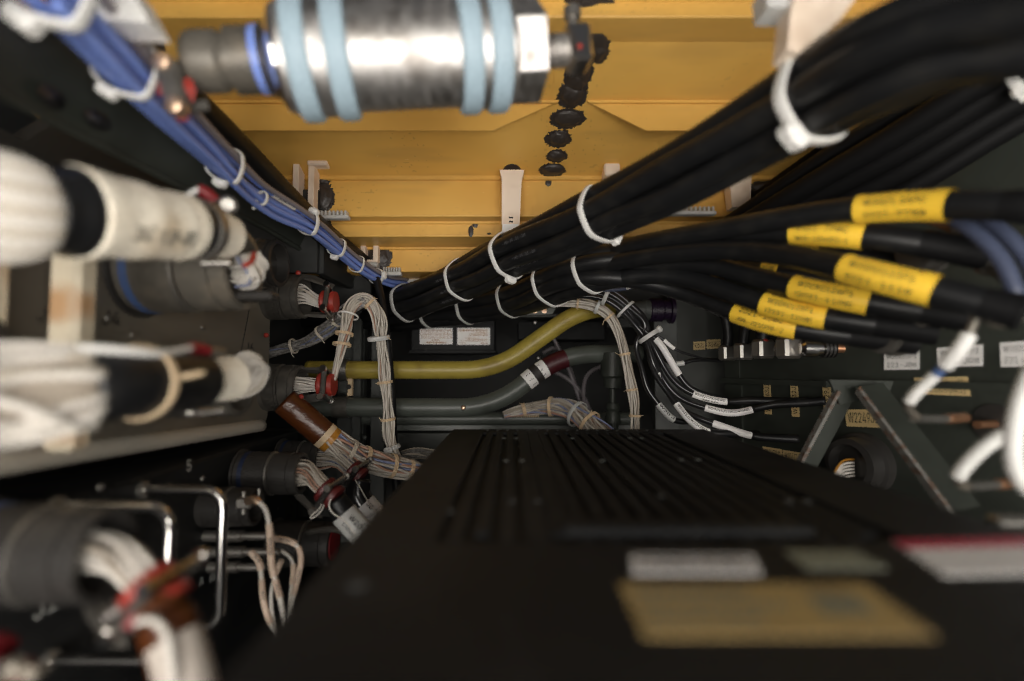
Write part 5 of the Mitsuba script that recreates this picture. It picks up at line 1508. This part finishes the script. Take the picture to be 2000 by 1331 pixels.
k = thing('brown_wire', 'brown wire arching beside the blue sheathed cables at right', 'wire')
add('insulation', tube(curve([(1790, 425, .47), (1850, 445, .45), (1890, 480, .43), (1915, 530, .42)]), .0032, 12), 'brown_wire', k, True)

# white coaxial leads at the right
def lead(lab, pts_, slv, r, rod=None, blue=None):
    k = thing('coaxial_lead', lab, 'cable')
    C = curve(pts_, .003)
    add('jacket', tube(C, r * .72, 14), 'shell_light', k, True)
    for p0, p1, f in slv:
        E = part_of(C, p0, p1)
        add('white_sleeve', tube(E, r * f, 20), 'nylon', k, 50)
    if blue:
        E = part_of(C, *blue)
        add('blue_ring', tube(E, r * .9, 18), 'band_blue', k, 50)
    if rod:
        D = curve(rod, .003)
        n = len(D)
        add('plug', tube(D[:n * 2 // 3], r * .75, 16), 'dull_metal', k, 40)
        add('copper_plug', tube(D[n * 2 // 3 - 1:], r * .95, 16), 'copper', k, 40)
    return k


lead('white coaxial lead hanging from the loop clamp with a blue ring between its sleeves', [(1930, 606, .36), (1912, 615, .362), (1898, 640, .365), (1870, 688, .37), (1838, 722, .38), (1800, 758, .39), (1778, 782, .395), (1775, 800, .40), (1792, 815, .405)], [((1893, 655), (1843, 716), 1.22), ((1828, 732), (1776, 788), .98)], .0043, [(1785, 817, .405), (1825, 819, .42), (1885, 816, .44)], ((1838, 722), (1828, 731)))
lead('white coaxial lead slanting to a copper plug under the loop at the right edge', [(1985, 838, .345), (1960, 850, .35), (1925, 872, .355), (1890, 905, .36), (1872, 930, .362), (1872, 944, .365), (1890, 950, .37)], [((1962, 848), (1871, 930), 1.1)], .0043, [(1884, 950, .37), (1930, 948, .385), (1990, 942, .40)])
k = thing('coaxial_lead', 'thickest white lead looping down along the right edge', 'cable')
add('jacket', tube(curve([(2030, 700, .30), (1995, 780, .30), (1980, 860, .30), (1985, 920, .30), (2010, 955, .30), (2060, 970, .30)], .004), .0048, 18), 'nylon', k, True)
k = thing('coaxial_plug', 'small copper tipped plug in a dark hole at the right', 'connector')
c = wp(1945, 828)
add('hole', lathe(c, WN, [(0, .02), (.002, .02), (.0025, .005)], 28), 'ink', k, 30)
add('tip', tube(np.array([c, c + WN * .015, c + WN * .03]), .004, 14), 'copper', k, 40)
k = thing('round_port', 'dark round port with white wires inside, low between the struts', 'connector')
c = wp(1690, 905)
add('shell', lathe(c, WN, [(0, .038), (.012, .038), (.014, .034), (.03, .032), (.032, .025), (.018, .022)], 40), 'shell_dark', k, 30)
for i in range(6):
    add('wire', tube(curve(np.array([c + WN * .02 + [0, 0, -.004 * i + .006], c + WN * .035 + [-.004, 0, -.004 * i + .004], c + WN * .045 + [-.006, 0, -.003 * i - .008]]), .003, True), .0015, 8), 'white_wire' if i else 'gold_tape', k, True)
k = thing('edge_clip', 'small pale metal clip at the right edge above the crimson striped label', 'clip')
add('plate', box(at(1985, 1018, .32), [.03, .012, .006], bev=.002), 'dull_metal', k, 25)
for kk in [q for q in labels if q not in scene and not any(s.startswith(q + '__') for s in scene)]:
    del labels[kk]
